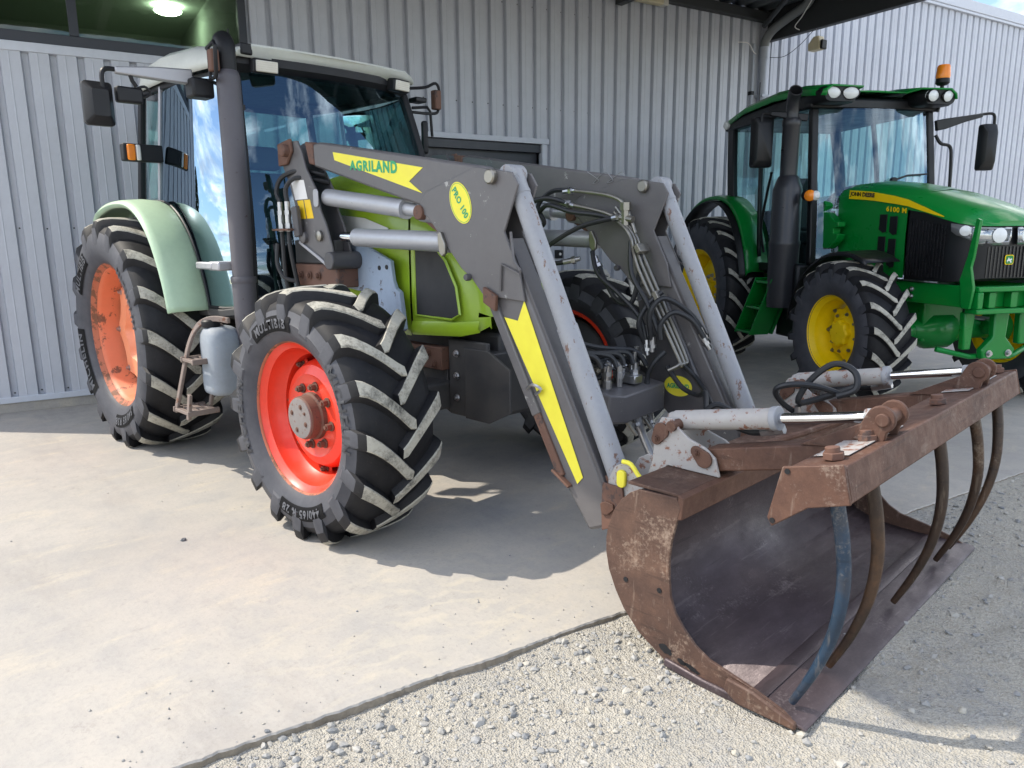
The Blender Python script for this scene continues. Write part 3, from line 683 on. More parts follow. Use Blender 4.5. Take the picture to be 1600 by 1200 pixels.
def rear_wheel(right):
    w_ = place_wheel(C, 'rear_wheel', -2.478, -.966 if right else .966, .788, right)
    ty, pf = make_tyre(w_, .818, .54, .505, 17, .042, .788, 1 if right else -1, wb=.12, wt=.072, dphi=.29)
    rr = .507; rim = MB()
    rim.lathe([(rr-.02, -.23), (rr+.008, -.228), (rr-.03, -.2), (rr-.08, -.05), (rr-.085, .05), (rr-.06, .10), (rr-.052, .16), (rr-.035, .185), (rr-.012, .205), (rr-.006, .218), (rr+.006, .224), (rr+.010, .218), (rr+.006, .205)], axis=(0, -1, 0), n=72); rim.build('rim', 'rear_rim', w_, smooth=35)
    ed = MB(); ed.lathe([(rr+.0085, .198), (rr+.0125, .22), (rr+.006, .2285), (rr-.007, .222), (rr-.014, .206), (rr-.032, .190)], axis=(0, -1, 0), n=72); ed.build('rim_edge', 'rim_rust', w_, smooth=60)
    d = MB(); pts = []
    for i in range(96):
        t = 2*PI*i/96; r_ = .395+.028*math.cos(8*t)+.006*math.cos(16*t); pts.append((r_*math.sin(t), r_*math.cos(t)))
    d.add([(x, -.055, z) for x, z in pts]+[(x*.985, -.062, z*.985) for x, z in pts]+[(x*.62, -.07, z*.62) for x, z in pts]+[(x*.5, -.025, z*.5) for x, z in pts]+[(x*.34, -.02, z*.34) for x, z in pts]+[(x*.02, -.02, z*.02) for x, z in pts],
          [(j*96+i, j*96+(i+1) % 96, (j+1)*96+(i+1) % 96, (j+1)*96+i) for j in range(5) for i in range(96)]); d.build('disc', 'orange_disc', w_, smooth=30)
    ring_bolts(w_, 8, .402, .062, 'steel', .016, .014, 0., 'clamp_bolt'); ring_bolts(w_, 8, .12, .021, 'rusty_steel', .016, .02, .2, 'wheel_nut')
    h = MB(); h.lathe([(.085, .02), (.082, .06), (.07, .075), (0, .078)], axis=(0, -1, 0), n=24); h.build('hub', 'orange_rim', w_)
    for i in range(8):
        t = 2*PI*i/8; c = Vector((math.sin(t), 0, math.cos(t))); e = Vector((math.cos(t), 0, -math.sin(t)))
        MB().obox(c*.415+Vector((0, -.045, 0)), (.09, .012, .05), Matrix((e, Vector((0, 1, 0)), c)).transposed()).build('rim_bracket', 'orange_rim', w_, .004)
    if right:
        side_text(ty, pf, 'MULTIBIB', -45, .605, .075, span=.36)
        side_text(ty, pf, 'MICHELIN', -114, .61, .085, mat='tyre_letter', patch='tyre_patch', span=.52)
        side_text(ty, pf, '540/65 R38', 160, .605, .07, span=.42)
        side_text(ty, pf, 'MICHELIN', 60, .61, .085, mat='tyre_letter_dim', patch=None)
    return w_
rear_wheel(True); rear_wheel(False)
# chassis
m = MB(); m.box(-1.35, .42, -.20, .20, .50, .95); m.box(-2.75, -1.35, -.24, .24, .50, 1.02); m.cyl((-2.478, -.72, .788), (-2.478, .72, .788), .15, n=24); m.box(-1.2, .1, -.27, .27, .72, 1.0); m.build('chassis', 'chassis', C, .02)
m = MB(); m.box(-.12, .12, -.72, .72, .52, .68); m.cyl((0, -.86, .603), (0, -.66, .603), .16, .11, 24); m.cyl((0, .66, .603), (0, .86, .603), .11, .16, 24); m.build('front_axle', 'chassis', C, .02)
m = MB()
for sy in (-1, 1): m.box(.13, .44, sy*.30-.012, sy*.30+.012, .50, .915); 
m.box(.14, .46, -.285, .285, .53, .86); m.build('front_support', 'chassis', C, .008)
for z in (.60, .72, .84):
    for x in (.20,): bolt(C, (x, -.314, z), (0, -1, 0), .014, .012, 'steel')
MB().prism([(.28, .50), (.46, .50), (.62, .58), (.62, .80), (.46, .88), (.28, .88)], 'y', -.33, -.315).build('side_plate', 'chassis', C, .004)
MB().prism([(.28, .50), (.46, .50), (.62, .58), (.62, .80), (.46, .88), (.28, .88)], 'y', .315, .33).build('side_plate', 'chassis', C, .004)
MB().box(-.30, .11, -.345, -.275, .74, .865).build('frame_rail', 'rusty_steel', C, .006); MB().box(-.30, .11, .275, .345, .74, .865).build('frame_rail', 'rusty_steel', C, .006)
for x, z in ((-.2, .80), (.0, .83), (.05, .77)): bolt(C, (x, -.346, z), (0, -1, 0), .016, .014, 'rusty_steel')
MB().prism([(-.35, .74), (.10, .74), (.12, .5), (.0, .55)], 'y', -.30, -.28).build('gusset', 'chassis', C, .004)
# bonnet
def bonsec(x, w_, zb, zt, cr=.05):
    h = [(-w_, zb), (-w_-.004, zb+.25*(zt-zb)), (-w_, zt-.20), (-w_*.985, zt-.10), (-w_*.93, zt-.045), (-w_*.80, zt-.012), (-w_*.45, zt+cr*.55), (0, zt+cr*.75)]
    return [(x, y, z) for y, z in h]+[(x, -y, z) for y, z in h[-2::-1]]
secs = [bonsec(-1.04, .375, .93, 1.815), bonsec(-.9, .375, .93, 1.80), bonsec(-.5, .375, .92, 1.74), bonsec(-.11, .37, .915, 1.665)]
m = MB(); m.loft(secs); m.f.append(tuple(range(15))); m.m.append(0); m.build('bonnet_rear', 'lime', C, smooth=40)
secs = [bonsec(-.09, .372, .925, 1.655), bonsec(.08, .37, .93, 1.57), bonsec(.20, .362, .94, 1.47), bonsec(.31, .35, .95, 1.36, .03), bonsec(.38, .31, .97, 1.27, .02), bonsec(.41, .25, 1.0, 1.18, .01)]
m = MB(); m.loft(secs); m.f.append(tuple(range(len(m.v)-15, len(m.v)))); m.m.append(0)
hood = m.build('bonnet', 'lime', C, smooth=40)
# side grille with frame
for sy in (-1, 1):
    pts = [(-.045, 1.035), (.25, 1.035), (.315, 1.06), (.29, 1.20), (.21, 1.33), (.10, 1.42), (-.045, 1.43)]
    MB().prism(pts, 'y', sy*.376, sy*.383).build('side_grille', 'mesh_black', hood, .003)
    fr = [(-.045, 1.035), (.25, 1.03), (.315, 1.06), (.29, 1.20), (.21, 1.33), (.10, 1.42), (-.045, 1.43)]
    MB().tube([(x, sy*.382, z) for x, z in fr], .007, 8, closed=True).build('grille_frame', 'lime', hood)
    m = MB()
    for q in range(8): m.box(-.035+q*.048, -.031+q*.048, sy*.3835-.001, sy*.3835+.001, 1.045, 1.43-.0*q)
    MB().loft([[(-.08, sy*.386, .925), (-.08, sy*.40, .955), (-.08, sy*.386, 1.0)], [(.30, sy*.368, .945), (.30, sy*.382, .975), (.30, sy*.366, 1.02)], [(.41, sy*.33, .97), (.41, sy*.345, .99), (.41, sy*.335, 1.03)]]).build('lower_lip', 'lime', hood, smooth=50)
MB().box(.411, .417, -.19, .19, 1.04, 1.16).build('front_grille', 'mesh_black', hood, .004)
# white band on the bonnet side
for sy in (-1, 1):
    m = MB(); pts = [(-.95, 1.40), (-.36, 1.40), (-.27, 1.50), (-.50, 1.56), (-.95, 1.60)]; m.add([(x, sy*(.3835+.002*(1.45-z if z < 1.5 else 0)), z) for x, z in pts], [tuple(range(5))]); m.build('side_band', 'white_label', C, smooth=0)
# cab -------------------------------------------------------------
APX = [(1.0, -1.20, .76), (1.35, -1.20, .745), (1.75, -1.26, .715), (2.15, -1.36, .675), (2.47, -1.455, .635)]
def apt(z):
    for (z0, x0, y0), (z1, x1, y1) in zip(APX, APX[1:]):
        if z <= z1+1e-6: t = (z-z0)/(z1-z0); return x0+(x1-x0)*t, y0+(y1-y0)*t
    return APX[-1][1:]
def yb(z): return .86-.14*max(0, (z-1.0)/1.5)**1.15        # half width of the cab at the middle post
ap = [(x, y, z) for z, x, y in APX]
bp = [(-2.43, yb(z), z) for z in (1.60, 1.9, 2.2, 2.5)]
cp = [(-2.88, yb(z)-.03, z) for z in (1.55, 1.9, 2.2, 2.52)]
for sy in (-1, 1):
    f = lambda P: [(x, y*sy, z) for x, y, z in P]
    MB().ribbon(catmull(f(ap), 4), .05, .06, (0, 1, 0)).build('front_pillar', 'black_plastic', C, .01)
    MB().ribbon(catmull(f(bp), 3), .03, .028, (1, 0, 0)).build('middle_pillar', 'alu', C, .005)
    MB().ribbon(catmull(f(cp), 3), .05, .05, (1, 0, 0)).build('rear_pillar', 'black_plastic', C, .008)
    MB().ribbon([(-1.17, sy*.77, 1.02), (-1.45, sy*.83, .985), (-1.78, sy*.86, .985)], .05, .05, (0, 1, 0)).build('sill', 'chassis', C, .008)
    MB().ribbon([(-1.455, sy*.625, 2.47), (-2.43, sy*.71, 2.50), (-2.88, sy*.68, 2.52)], .05, .05, (0, 1, 0)).build('roof_rail', 'black_plastic', C, .008)
MB().box(-2.91, -2.85, -.74, .74, 1.50, 1.56).box(-2.91, -2.85, -.66, .66, 2.47, 2.53).build('rear_crossbar', 'black_plastic', C, .01)
MB().prism([(-1.18, .95), (-2.7, .95), (-2.7, 1.02), (-1.9, 1.02), (-1.18, 1.02)], 'y', -.80, .80).build('cab_floor', 'chassis', C, .01)
MB().prism([(-1.19, .96), (-1.15, .96), (-1.15, 1.42), (-1.19, 1.42)], 'y', -.62, .62).build('firewall', 'black_plastic', C, .01)
# inner wheel arches inside the cab
for sy in (-1, 1):
    arcp = [(-2.478+.90*math.cos(R(a)), .788+.90*math.sin(R(a))) for a in range(15, 120, 8)]
    m = MB(); m.loft([[(x, sy*.56, z) for x, z in arcp], [(x, sy*.84, z) for x, z in arcp]]); m.add([(x, sy*.56, z) for x, z in arcp]+[(-2.9, sy*.56, .95), (-1.6, sy*.56, .95)], [tuple(range(len(arcp)+2))]); m.build('inner_wheel_arch', 'black_plastic', C, smooth=40, solid=.006)
# windscreen: bowed forwards
def wsp(u, v):
    z = 1.09+1.37*v; x, y = apt(z); return (x+.015+.13*(1-u*u), y*u*.97, z)
m = MB(); m.loft([[wsp(-1+2*i/16, j/10) for i in range(17)] for j in range(11)]); m.build('windscreen', 'windscreen_glass', C, smooth=180, fix=False)
MB().tube([wsp(-1+2*i/16, 0) for i in range(17)], .014, 6).build('windscreen_seal', 'black_plastic', C)
# door glass (curved), with the wheel-arch cut-out
for sy in (-1, 1):
    lower = [(-1.22, 1.03), (-1.45, 1.015), (-1.66, 1.02), (-1.74, 1.16), (-1.86, 1.36), (-2.0, 1.52), (-2.12, 1.60), (-2.42, 1.68)]
    lower = lower[::-1]
    secs = []; NN = 16; XB = -2.412
    for i in range(NN+1):
        t = i/NN; xb = XB+t*(-1.225-XB)
        zb = np.interp(xb, [p[0] for p in lower], [p[1] for p in lower]); col_ = []
        for j in range(13):
            z = zb+(2.455-zb)*j/12; ax_, ay_ = apt(z); ax_ -= .03
            bulge = .06*math.sin(PI*t)
            col_.append((XB+t*(ax_-XB), sy*(yb(z)+t*(ay_+.02-yb(z))+bulge), z))
        secs.append(col_)
    MB().loft(secs).build('door_glass', 'side_glass', C, smooth=180, fix=False)
    MB().tube([c[0] for c in secs], .012, 6).build('door_seal', 'black_plastic', C)
    # quarter glass behind the post
    secs = [[(x, sy*(yb(z)-.015+(x+2.45)*.03), z) for z in (1.69, 1.9, 2.2, 2.47)] for x in (-2.445, -2.65, -2.865)]
    MB().loft(secs).build('quarter_glass', 'cab_glass', C, smooth=180, fix=False)
    MB().box(-2.88, -2.42, sy*.795-.02, sy*.795+.02, 1.645, 1.685).build('quarter_seal', 'black_plastic', C, .006)
MB().add([(-2.88, -.72, 1.56), (-2.88, .72, 1.56), (-2.88, .66, 2.47), (-2.88, -.66, 2.47)], [(0, 1, 2, 3)]).build('rear_glass', 'cab_glass', C, smooth=0)
dh = MB(); dh.box(-1.60, -1.36, -.93, -.885, 1.265, 1.31); dh.box(-1.42, -1.27, -.925, -.78, 1.26, 1.315); dh.build('door_hinge', 'alu', C, .01)
# black cover at the foot of the quarter glass
MB().loft([[(x, -.875-.015*math.sin(q*PI/4), 1.60+q*.018-(x+2.2)*.22) for q in range(5)] for x in (-2.40, -2.28, -2.12)]).build('fender_vent', 'black_plastic', C, smooth=50)
# roof
def roofsec(v):
    pass
m = MB(); secs = []
outline = []
prof = [(-3.0, .56, 2.60), (-2.93, .67, 2.645), (-2.7, .745, 2.69), (-2.3, .755, 2.71), (-1.9, .73, 2.69), (-1.6, .69, 2.645), (-1.45, .665, 2.622)]
for x, wd, z in prof:
    e = 2.505 if x > -2.8 else 2.53
    h = [(-wd, e), (-wd-.012, e+.04), (-wd+.008, z-.055), (-wd+.07, z-.018), (-wd*.5, z), (0, z+.012)]
    secs.append([(x, y, zz) for y, zz in h]+[(x, -y, zz) for y, zz in h[-2::-1]])
n0 = len(secs[-1])
for dx, dz in ((.6, -.004), (.97, -.008), (1.0, -.016)):
    sec = []
    for (x, y, z) in secs[6]:
        u = y/.67; sec.append((-1.45+dx*(.09+.06*(1-u*u)), y*(1-.015*dx), (2.615+dz if abs(y) < .62 else 2.585+dz) if z > 2.56 else (2.55 if z > 2.52 else 2.535)))
    secs.append(sec)
m.loft(secs)
m.f.append(tuple(range(n0-1, -1, -1))); m.m.append(0)
m.f.append(tuple(range(len(m.v)-n0, len(m.v)))); m.m.append(0)
roof = m.build('roof', 'cab_roof', C, smooth=45, solid=.012)
# underside / visor band at the front
def bow(u, d=0.): return -1.395+.07*(1-u*u)+d
secs = []
for i in range(21):
    u = -1+2*i/20; secs.append([(bow(u, .0), u*.655, 2.548), (bow(u, .0), u*.65, 2.50), (bow(u, -.04), u*.645, 2.455), (bow(u, -.12), u*.64, 2.452), (bow(u, -.12), u*.64, 2.548)])
MB().loft(secs, closed=True).build('visor_band', 'black_plastic', C, smooth=40)
MB().prism([(-2.85, 2.50), (-1.5, 2.48), (-1.5, 2.52), (-2.85, 2.54)], 'y', -.62, .62).build('headliner', 'seat', C, .005)
# roof work lamps
def worklamp(parent, c, rz, w_=.16, h=.085, d=.08, name='work_lamp'):
    b = MB().obox((0, 0, 0), (d, w_, h)).build(name, 'black_plastic', parent, .012); b.location = c; b.rotation_euler = (0, R(8), rz)
    MB().obox((d/2+.003, 0, 0), (.012, w_*.86, h*.78)).build('lens', 'lens', b, .006)
    for q in range(5): MB().obox((d/2+.011, 0, -h*.3+q*h*.15), (.004, w_*.80, .005)).build('lens_rib', 'lens', b)
    return b
worklamp(C, (-1.335, -.50, 2.487), R(-6)); worklamp(C, (-1.345, .52, 2.505), R(10))
cl = MB(); cl.box(-1.50, -1.34, -.64, -.565, 2.545, 2.612); cl.build('roof_recess', 'black_plastic', C, .01)
# exhaust stack on the right corner
ex = MB(); ex.lathe([(.055, .78), (.07, .86), (.074, .98), (.074, 1.20)], (-1.225, -.79, 0), n=24); ex.lathe([(.066, 1.18), (.068, 1.22), (.068, 2.37), (.06, 2.40), (.052, 2.41)], (-1.225, -.79, 0), n=24); exo = ex.build('exhaust', 'exhaust', C, smooth=40)
tip = [(-1.225, -.79, 2.36), (-1.225, -.79, 2.44), (-1.228, -.79, 2.50), (-1.245, -.785, 2.55), (-1.29, -.775, 2.585)]
MB().tube(catmull(tip, 5), [.048+.009*i/20 for i in range(21)], 16, cap=False).build('exhaust_tip', 'black_plastic', exo, solid=.004)
MB().lathe([(.077, 1.185), (.08, 1.195), (.08, 1.215), (.077, 1.225)], (-1.225, -.79, 0), n=24).build('clamp', 'exhaust', exo)
for z in (1.42, 2.2): MB().box(-1.28, -1.22, -.78, -.70, z, z+.03).build('bracket', 'black_plastic', exo)
# lamp guard cage and folded lamp by the stack
g = MB(); cg = [(-1.32, -.86, 2.535), (-1.16, -.89, 2.54), (-1.12, -.90, 2.51), (-1.13, -.90, 2.39), (-1.16, -.89, 2.355), (-1.32, -.86, 2.36)]
g.tube(cg, .011, 8); g.tube([(-1.28, -.87, 2.535), (-1.28, -.87, 2.36)], .010, 8); g.tube([(-1.32, -.86, 2.535), (-1.45, -.70, 2.53)], .011, 8); g.tube([(-1.32, -.86, 2.36), (-1.45, -.72, 2.36)], .011, 8); gu = g.build('lamp_guard', 'black_plastic', C)
MB().obox((-1.21, -.875, 2.45), (.06, .05, .12)).build('guard_block', 'rusty_steel', gu, .01)
MB().obox((-1.37, -.90, 2.315), (.12, .13, .11)).build('lamp_joint', 'black_plastic', gu, .015)
# right mirror on a long arm
ma = MB(); ma.ribbon([(-1.40, -.93, 2.378), (-1.41, -1.12, 2.375), (-1.42, -1.345, 2.366)], [.05, .05, .04], [.085, .07, .035], (1, 0, 0)); mir = ma.build('mirror_arm', 'alu', C, .008)
MB().tube(catmull([(-1.42, -1.33, 2.37), (-1.42, -1.385, 2.368), (-1.42, -1.41, 2.34), (-1.42, -1.41, 2.26), (-1.42, -1.40, 2.13)], 4), .013, 8).build('mirror_hook', 'black_plastic', mir)
MB().tube([(-1.41, -1.27, 2.36), (-1.41, -1.26, 2.32), (-1.41, -1.24, 2.29)], .012, 6).build('wing_bolt', 'black_plastic', mir)
hd = MB(); hd.loft([[(-1.44+d_, -1.435+a_*kx, 2.185+b_*kz) for a_, b_ in rrect(-.075, .075, -.115, .115, .02)] for d_, kx, kz in ((-.035, 1., 1.), (0., 1., 1.), (.045, .55, .6))], closed=True, caps=True); hd.build('mirror_head', 'black_plastic', mir, smooth=40)
MB().prism(rrect(-1.505, -1.365, 2.075, 2.295, .02), 'x', -1.479, -1.4755).build('mirror_glass', 'mirror', mir, smooth=0)
MB().obox((-1.44, -1.275, 2.245), (.06, .14, .085)).build('small_mirror', 'black_plastic', mir, .012)
MB().tube(catmull([(-1.44, -1.24, 2.28), (-1.43, -1.19, 2.30), (-1.43, -1.16, 2.27), (-1.44, -1.19, 2.245), (-1.44, -1.23, 2.25)], 4), .008, 6).build('mirror_stay', 'black_plastic', mir)
# indicator box on the middle pillar
ib = MB().obox((-2.35, -.92, 2.03), (.07, .26, .115)).build('indicator', 'black_plastic', C, .01); MB().obox((-2.347, -1.0, 2.03), (.09, .055, .105)).build('amber_lens', 'amber', ib, .012); MB().obox((-2.346, -.955, 2.03), (.088, .03, .103)).build('clear_lens', 'lens_clear', ib, .008)
# left mirror and guard
m = MB(); m.tube(catmull([(-1.47, .72, 2.53), (-1.45, .85, 2.55), (-1.45, .95, 2.59), (-1.45, .985, 2.53), (-1.45, .975, 2.42), (-1.45, .93, 2.37), (-1.45, .72, 2.36)], 4), .011, 8); lg = m.build('lamp_guard', 'black_plastic', C)
MB().obox((-1.45, .95, 2.47), (.06, .06, .14)).build('guard_block', 'rusty_steel', lg, .01); MB().obox((-1.46, .78, 2.45), (.1, .1, .035)).build('lamp_joint', 'black_plastic', lg, .008)
m = MB(); m.tube([(-1.45, .72, 2.39), (-1.45, .86, 2.41), (-1.45, .89, 2.38), (-1.46, .91, 2.2)], .011, 8); lm = m.build('mirror_arm', 'black_plastic', C)
MB().obox((-1.47, .845, 2.19), (.05, .06, .24), Matrix.Rotation(R(55), 3, 'Z')).build('mirror_head', 'black_plastic', lm, .015)
MB().tube([(-1.9, -.45, 2.69), (-1.9, -.45, 2.82)], .006, 6).build('aerial', 'black_plastic', C)
# rear fenders
fp = [(-2.95, 1.55), (-2.86, 1.645), (-2.6, 1.70), (-2.35, 1.71), (-2.15, 1.685), (-1.98, 1.61), (-1.83, 1.48), (-1.72, 1.31), (-1.65, 1.15), (-1.61, 1.0)]
for sy in (-1, 1):
    P = catmull([(x, 0, z) for x, z in fp], 3); secs = []
    for i, p in enumerate(P):
        tg = (P[min(i+1, len(P)-1)]-P[max(0, i-1)]).normalized(); nn = Vector((-tg.z, 0, tg.x)); nn = nn if nn.z > 0 or nn.x > 0 else -nn
        if nn.dot(p-Vector((-2.478, 0, .788))) < 0: nn = -nn
        sec = []
        for y, d in ((1.085, -.045), (1.105, -.04), (1.115, -.022), (1.105, -.006), (1.07, .002), (.97, .010), (.88, .004), (.86, -.006), (.85, -.03)): q = p+nn*d; sec.append((q.x, sy*y, q.z))
        secs.append(sec)
    MB().loft(secs).build('rear_fender', 'pale_green', C, smooth=60, solid=.008)
for sy in (-1, 1): MB().tube([(p.x+.004, sy*.858, p.z+.004) for p in P[6:]], .009, 6).build('fender_seal', 'black_plastic', C)
# steps and tank on the right, behind the front wheel
sto = MB().ribbon(catmull([(-1.20, -.92, .965), (-1.32, -.97, .972), (-1.41, -1.02, .93), (-1.45, -1.07, .82), (-1.50, -1.11, .62), (-1.56, -1.15, .38)], 4), .02, .035, (0, 1, 0)).build('ladder', 'step', C, .004)
MB().ribbon([(-1.34, -1.14, .52), (-1.37, -1.15, .36)], .02, .035, (0, 1, 0)).build('side_rail', 'step', sto, .004)
MB().ribbon([(-1.36, -.90, .93), (-1.50, -.96, .38)], .02, .03, (0, 1, 0)).build('side_rail', 'step', sto, .004)
for z, x0, w_, y0_ in ((.715, -1.475, .15, -1.12), (.395, -1.555, .20, -1.165)):
    MB().box(x0-.02, x0, y0_, y0_+.2, z-.014, z+.02).build('step_edge', 'step', sto, .004); MB().box(x0+w_, x0+w_+.02, y0_, y0_+.2, z-.014, z+.02).build('step_edge', 'step', sto, .004)
    for q in range(4): MB().box(x0+.001, x0+w_-.001, y0_+.004+q*.05, y0_+.036+q*.05, z-.006, z+.014).build('rung', 'step', sto, .003)
tk = MB(); tk.loft([[(-1.335+a_*k_, -.925+b_*k_, z) for a_, b_ in rrect(-.125, .125, -.105, .105, .08)] for z, k_ in ((.50, .78), (.51, .92), (.53, .98), (.56, 1.), (.70, .985), (.83, 1.), (.875, .95), (.905, .82), (.92, .6))], closed=True, caps=True); tko = tk.build('tank', 'tank', C, smooth=50)
MB().lathe([(.05, .92), (.055, .935), (.055, .955), (.045, .965), (0, .967)], (-1.36, -.965, 0), n=18).build('tank_cap', 'black_plastic', tko); MB().obox((-1.36, -.965, .972), (.09, .02, .02)).build('cap_grip', 'black_plastic', tko, .004)
# cab interior
se = MB(); se.prism([(-2.45, 1.30), (-1.98, 1.28), (-1.95, 1.36), (-2.0, 1.40), (-2.45, 1.40)], 'y', -.25, .25); seat = se.build('seat', 'seat', C, .03)
MB().prism([(-2.42, 1.40), (-2.30, 1.40), (-2.40, 1.95), (-2.50, 1.95)], 'y', -.23, .23).build('backrest', 'seat', seat, .04); MB().prism([(-2.50, 1.97), (-2.40, 1.97), (-2.43, 2.15), (-2.52, 2.15)], 'y', -.14, .14).build('headrest', 'seat', seat, .03)
MB().box(-2.4, -2.05, -.2, .2, 1.0, 1.28).build('seat_base', 'black_plastic', seat, .03)
MB().prism([(-1.55, 1.0), (-1.28, 1.0), (-1.24, 1.42), (-1.34, 1.55), (-1.52, 1.42)], 'y', -.28, .28).build('dashboard', 'black_plastic', C, .03)
m = MB(); cc = Vector((-1.66, 0, 1.62)); ax = Vector((-.45, 0, .9)).normalized(); a_ = Vector((0, 1, 0)); b_ = ax.cross(a_)
m.tube([cc+(a_*math.cos(2*PI*i/28)+b_*math.sin(2*PI*i/28))*.20 for i in range(28)], .014, 8, closed=True)
for q in range(3): t = R(90+120*q); m.tube([cc-ax*.02, cc+(a_*math.cos(t)+b_*math.sin(t))*.20], .012, 6)
m.tube([cc, cc-ax*.35], .03, 8); m.build('steering_wheel', 'black_plastic', C)
MB().box(-2.5, -1.75, -.52, -.30, 1.0, 1.36).build('side_console', 'black_plastic', C, .03)
m = MB()
for q in range(4): m.tube([(-1.85+q*.07, -.40, 1.36), (-1.84+q*.07, -.42, 1.48)], .012, 6)
m.build('levers', 'black_plastic', C)
MB().obox((-1.32, -.12, 2.33), (.03, .22, .075)).build('inside_mirror', 'black_plastic', C, .015)
# wipers
MB().tube([(-1.02, .1, 1.40), (-1.06, -.05, 1.75)], .008, 6).build('wiper', 'black_plastic', C)
# battery / linkage clutter under the cab, right side
MB().box(-1.05, -.45, -.40, -.30, .55, .80).build('tool_box', 'chassis', C, .02)
# ------------------------------------------------------------------ front loader
LD = thing('front_loader', 'dark grey front loader with yellow arrow decals mounted on the lime tractor', 'loader', (0, 0, 0))
def loader_side(sy):
    yo = sy*.60; yi = sy*.50; lo, hi = sorted((yo, yi)); sg = sy
    # upper beam (tapering box) and knee plate, lower beam
    up_ = [(-.66, 1.965), (-.60, 1.97), (.72, 1.752), (.74, 1.50), (.30, 1.595), (-.66, 1.845)]
    ua = MB().prism(up_, 'y', lo+.004, hi-.004).build('upper_arm', 'arm_grey', LD, .012)
    kn = [(.36, 1.66), (.705, 1.748), (.93, 1.712), (.965, 1.66), (.88, 1.47), (.97, 1.30), (1.0, 1.18), (.835, 1.19), (.77, 1.17), (.67, 1.265), (.60, 1.31), (.49, 1.42), (.37, 1.54), (.29, 1.58)]
    MB().prism(kn, 'y', yo-sg*.0, yo+sg*.012).build('knee_plate', 'arm_grey', LD, .003); MB().prism(kn, 'y', yi-sg*.012, yi).build('knee_plate', 'arm_grey', LD, .003)
    low = [(.70, 1.30), (.90, 1.40), (1.435, .43), (1.435, .29), (1.345, .25), (1.185, .46)]
    la = MB().prism(low, 'y', lo+.006, hi-.006).build('lower_arm', 'arm_grey', LD, .014)
    # front chamfer plate of the lower arm (dark)
    MB().ribbon([(.885, (yo+yi)/2, 1.44), (1.435, (yo+yi)/2, .44)], .086, .02, (0, 1, 0)).build('arm_front', 'arm_dark', la, .004)
    # silver parallel link tube along the front
    p0_ = Vector((.872, (yo+yi)/2, 1.715)); p1_ = Vector((1.468, (yo+yi)/2, .475)); d = (p1_-p0_).normalized(); off = Vector((-d.z, 0, d.x))*-.035
    q0 = p0_+Vector((.02, 0, -.02)); 
    cy = MB(); cy.cyl(p0_+Vector((.008, 0, 0)), p0_+Vector((.008, 0, 0))+d*.72, .041, n=24); cyo = cy.build('tilt_cylinder', 'worn_silver', LD)
    MB().cyl(p0_+Vector((.008, 0, 0))+d*.70, p1_+Vector((.005, 0, .01)), .0445, n=24).build('cylinder_sleeve', 'worn_silver', cyo)
    MB().cyl(p0_+Vector((.008, 0, 0))+d*.09, p0_+Vector((.008, 0, 0))+d*.105, .0435, n=24).build('weld_ring', 'worn_silver', cyo)
    ey = MB(); ey.cyl((p0_.x+.005, yi+sg*.005, p0_.z-.01), (p0_.x+.005, yo-sg*.005, p0_.z-.01), .044, n=20); ey.build('cylinder_eye', 'worn_silver', cyo, .004)
    # pins on the outer face
    for (x, z), r_, mt in (((.815, 1.70), .032, 'zinc'), ((.655, 1.272), .016, 'arm_dark')):
        MB().lathe([(r_, 0), (r_, .02), (r_*.8, .026), (0, .026)], (x, yo+sg*.012, z), (0, sg, 0), 18).build('pin', mt, LD)
        MB().lathe([(r_, 0), (r_, .02), (r_*.8, .026), (0, .026)], (x, yi-sg*.012, z), (0, -sg, 0), 18).build('pin', mt, LD)
    for y_, s2 in ((yo+sg*.012, sg), (yi-sg*.012, -sg)):
        MB().prism([(.455, 1.47), (.475, 1.475), (.505, 1.42), (.505, 1.375), (.485, 1.36), (.465, 1.375), (.455, 1.43)], 'y', y_, y_+s2*.018).build('pin_plate', 'zinc', LD, .004)
    # lift cylinders
    ym = (yo+yi)/2
    cA = MB(); cA.cyl((-.60, ym, 1.675), (.10, ym, 1.592), .047, n=24); cA.cyl((.095, ym, 1.5925), (.125, ym, 1.589), .051, n=24); cAo = cA.build('upper_cylinder', 'silver', LD)
    MB().cyl((.12, ym, 1.59), (.27, ym, 1.572), .032, n=20).build('rod_end', 'silver', cAo); MB().cyl((.305, yi-sg*.02, 1.566), (.305, yo+sg*.025, 1.566), .035, n=18).build('cylinder_pin', 'rusty_steel', cAo, .004)
    MB().cyl((.25, ym, 1.573), (.36, ym, 1.56), .05, n=16).build('cylinder_head', 'alu', cAo, .006)
    cB = MB(); cB.cyl((-.33, ym, 1.452), (.47, ym, 1.425), .049, n=24); cBo = cB.build('lift_cylinder', 'silver', LD)
    MB().cyl((-.46, ym, 1.456), (-.33, ym, 1.452), .028, n=20).build('rod', 'chrome', cBo)
    MB().ribbon([(.27, ym, 1.55), (.36, ym, 1.50), (.47, ym, 1.45)], .03, .035, (0, 1, 0)).build('lock_bar', 'rusty_steel', LD, .004)
    # mounting bracket
    br = [(-.985, 1.985), (-.93, 2.0), (-.80, 1.995), (-.755, 1.93), (-.72, 1.84), (-.63, 1.72), (-.59, 1.60), (-.545, 1.53), (-.49, 1.40), (-.47, 1.28), (-.66, 1.36), (-.80, 1.42), (-.835, 1.53), (-.87, 1.65), (-.915, 1.76), (-.985, 1.875)]
    bro = MB().prism(br, 'y', yo, yo+sg*.014).build('mount_plate', 'arm_grey', LD, .004); MB().prism(br, 'y', yi-sg*.014, yi).build('mount_plate', 'arm_dark', LD, .004)
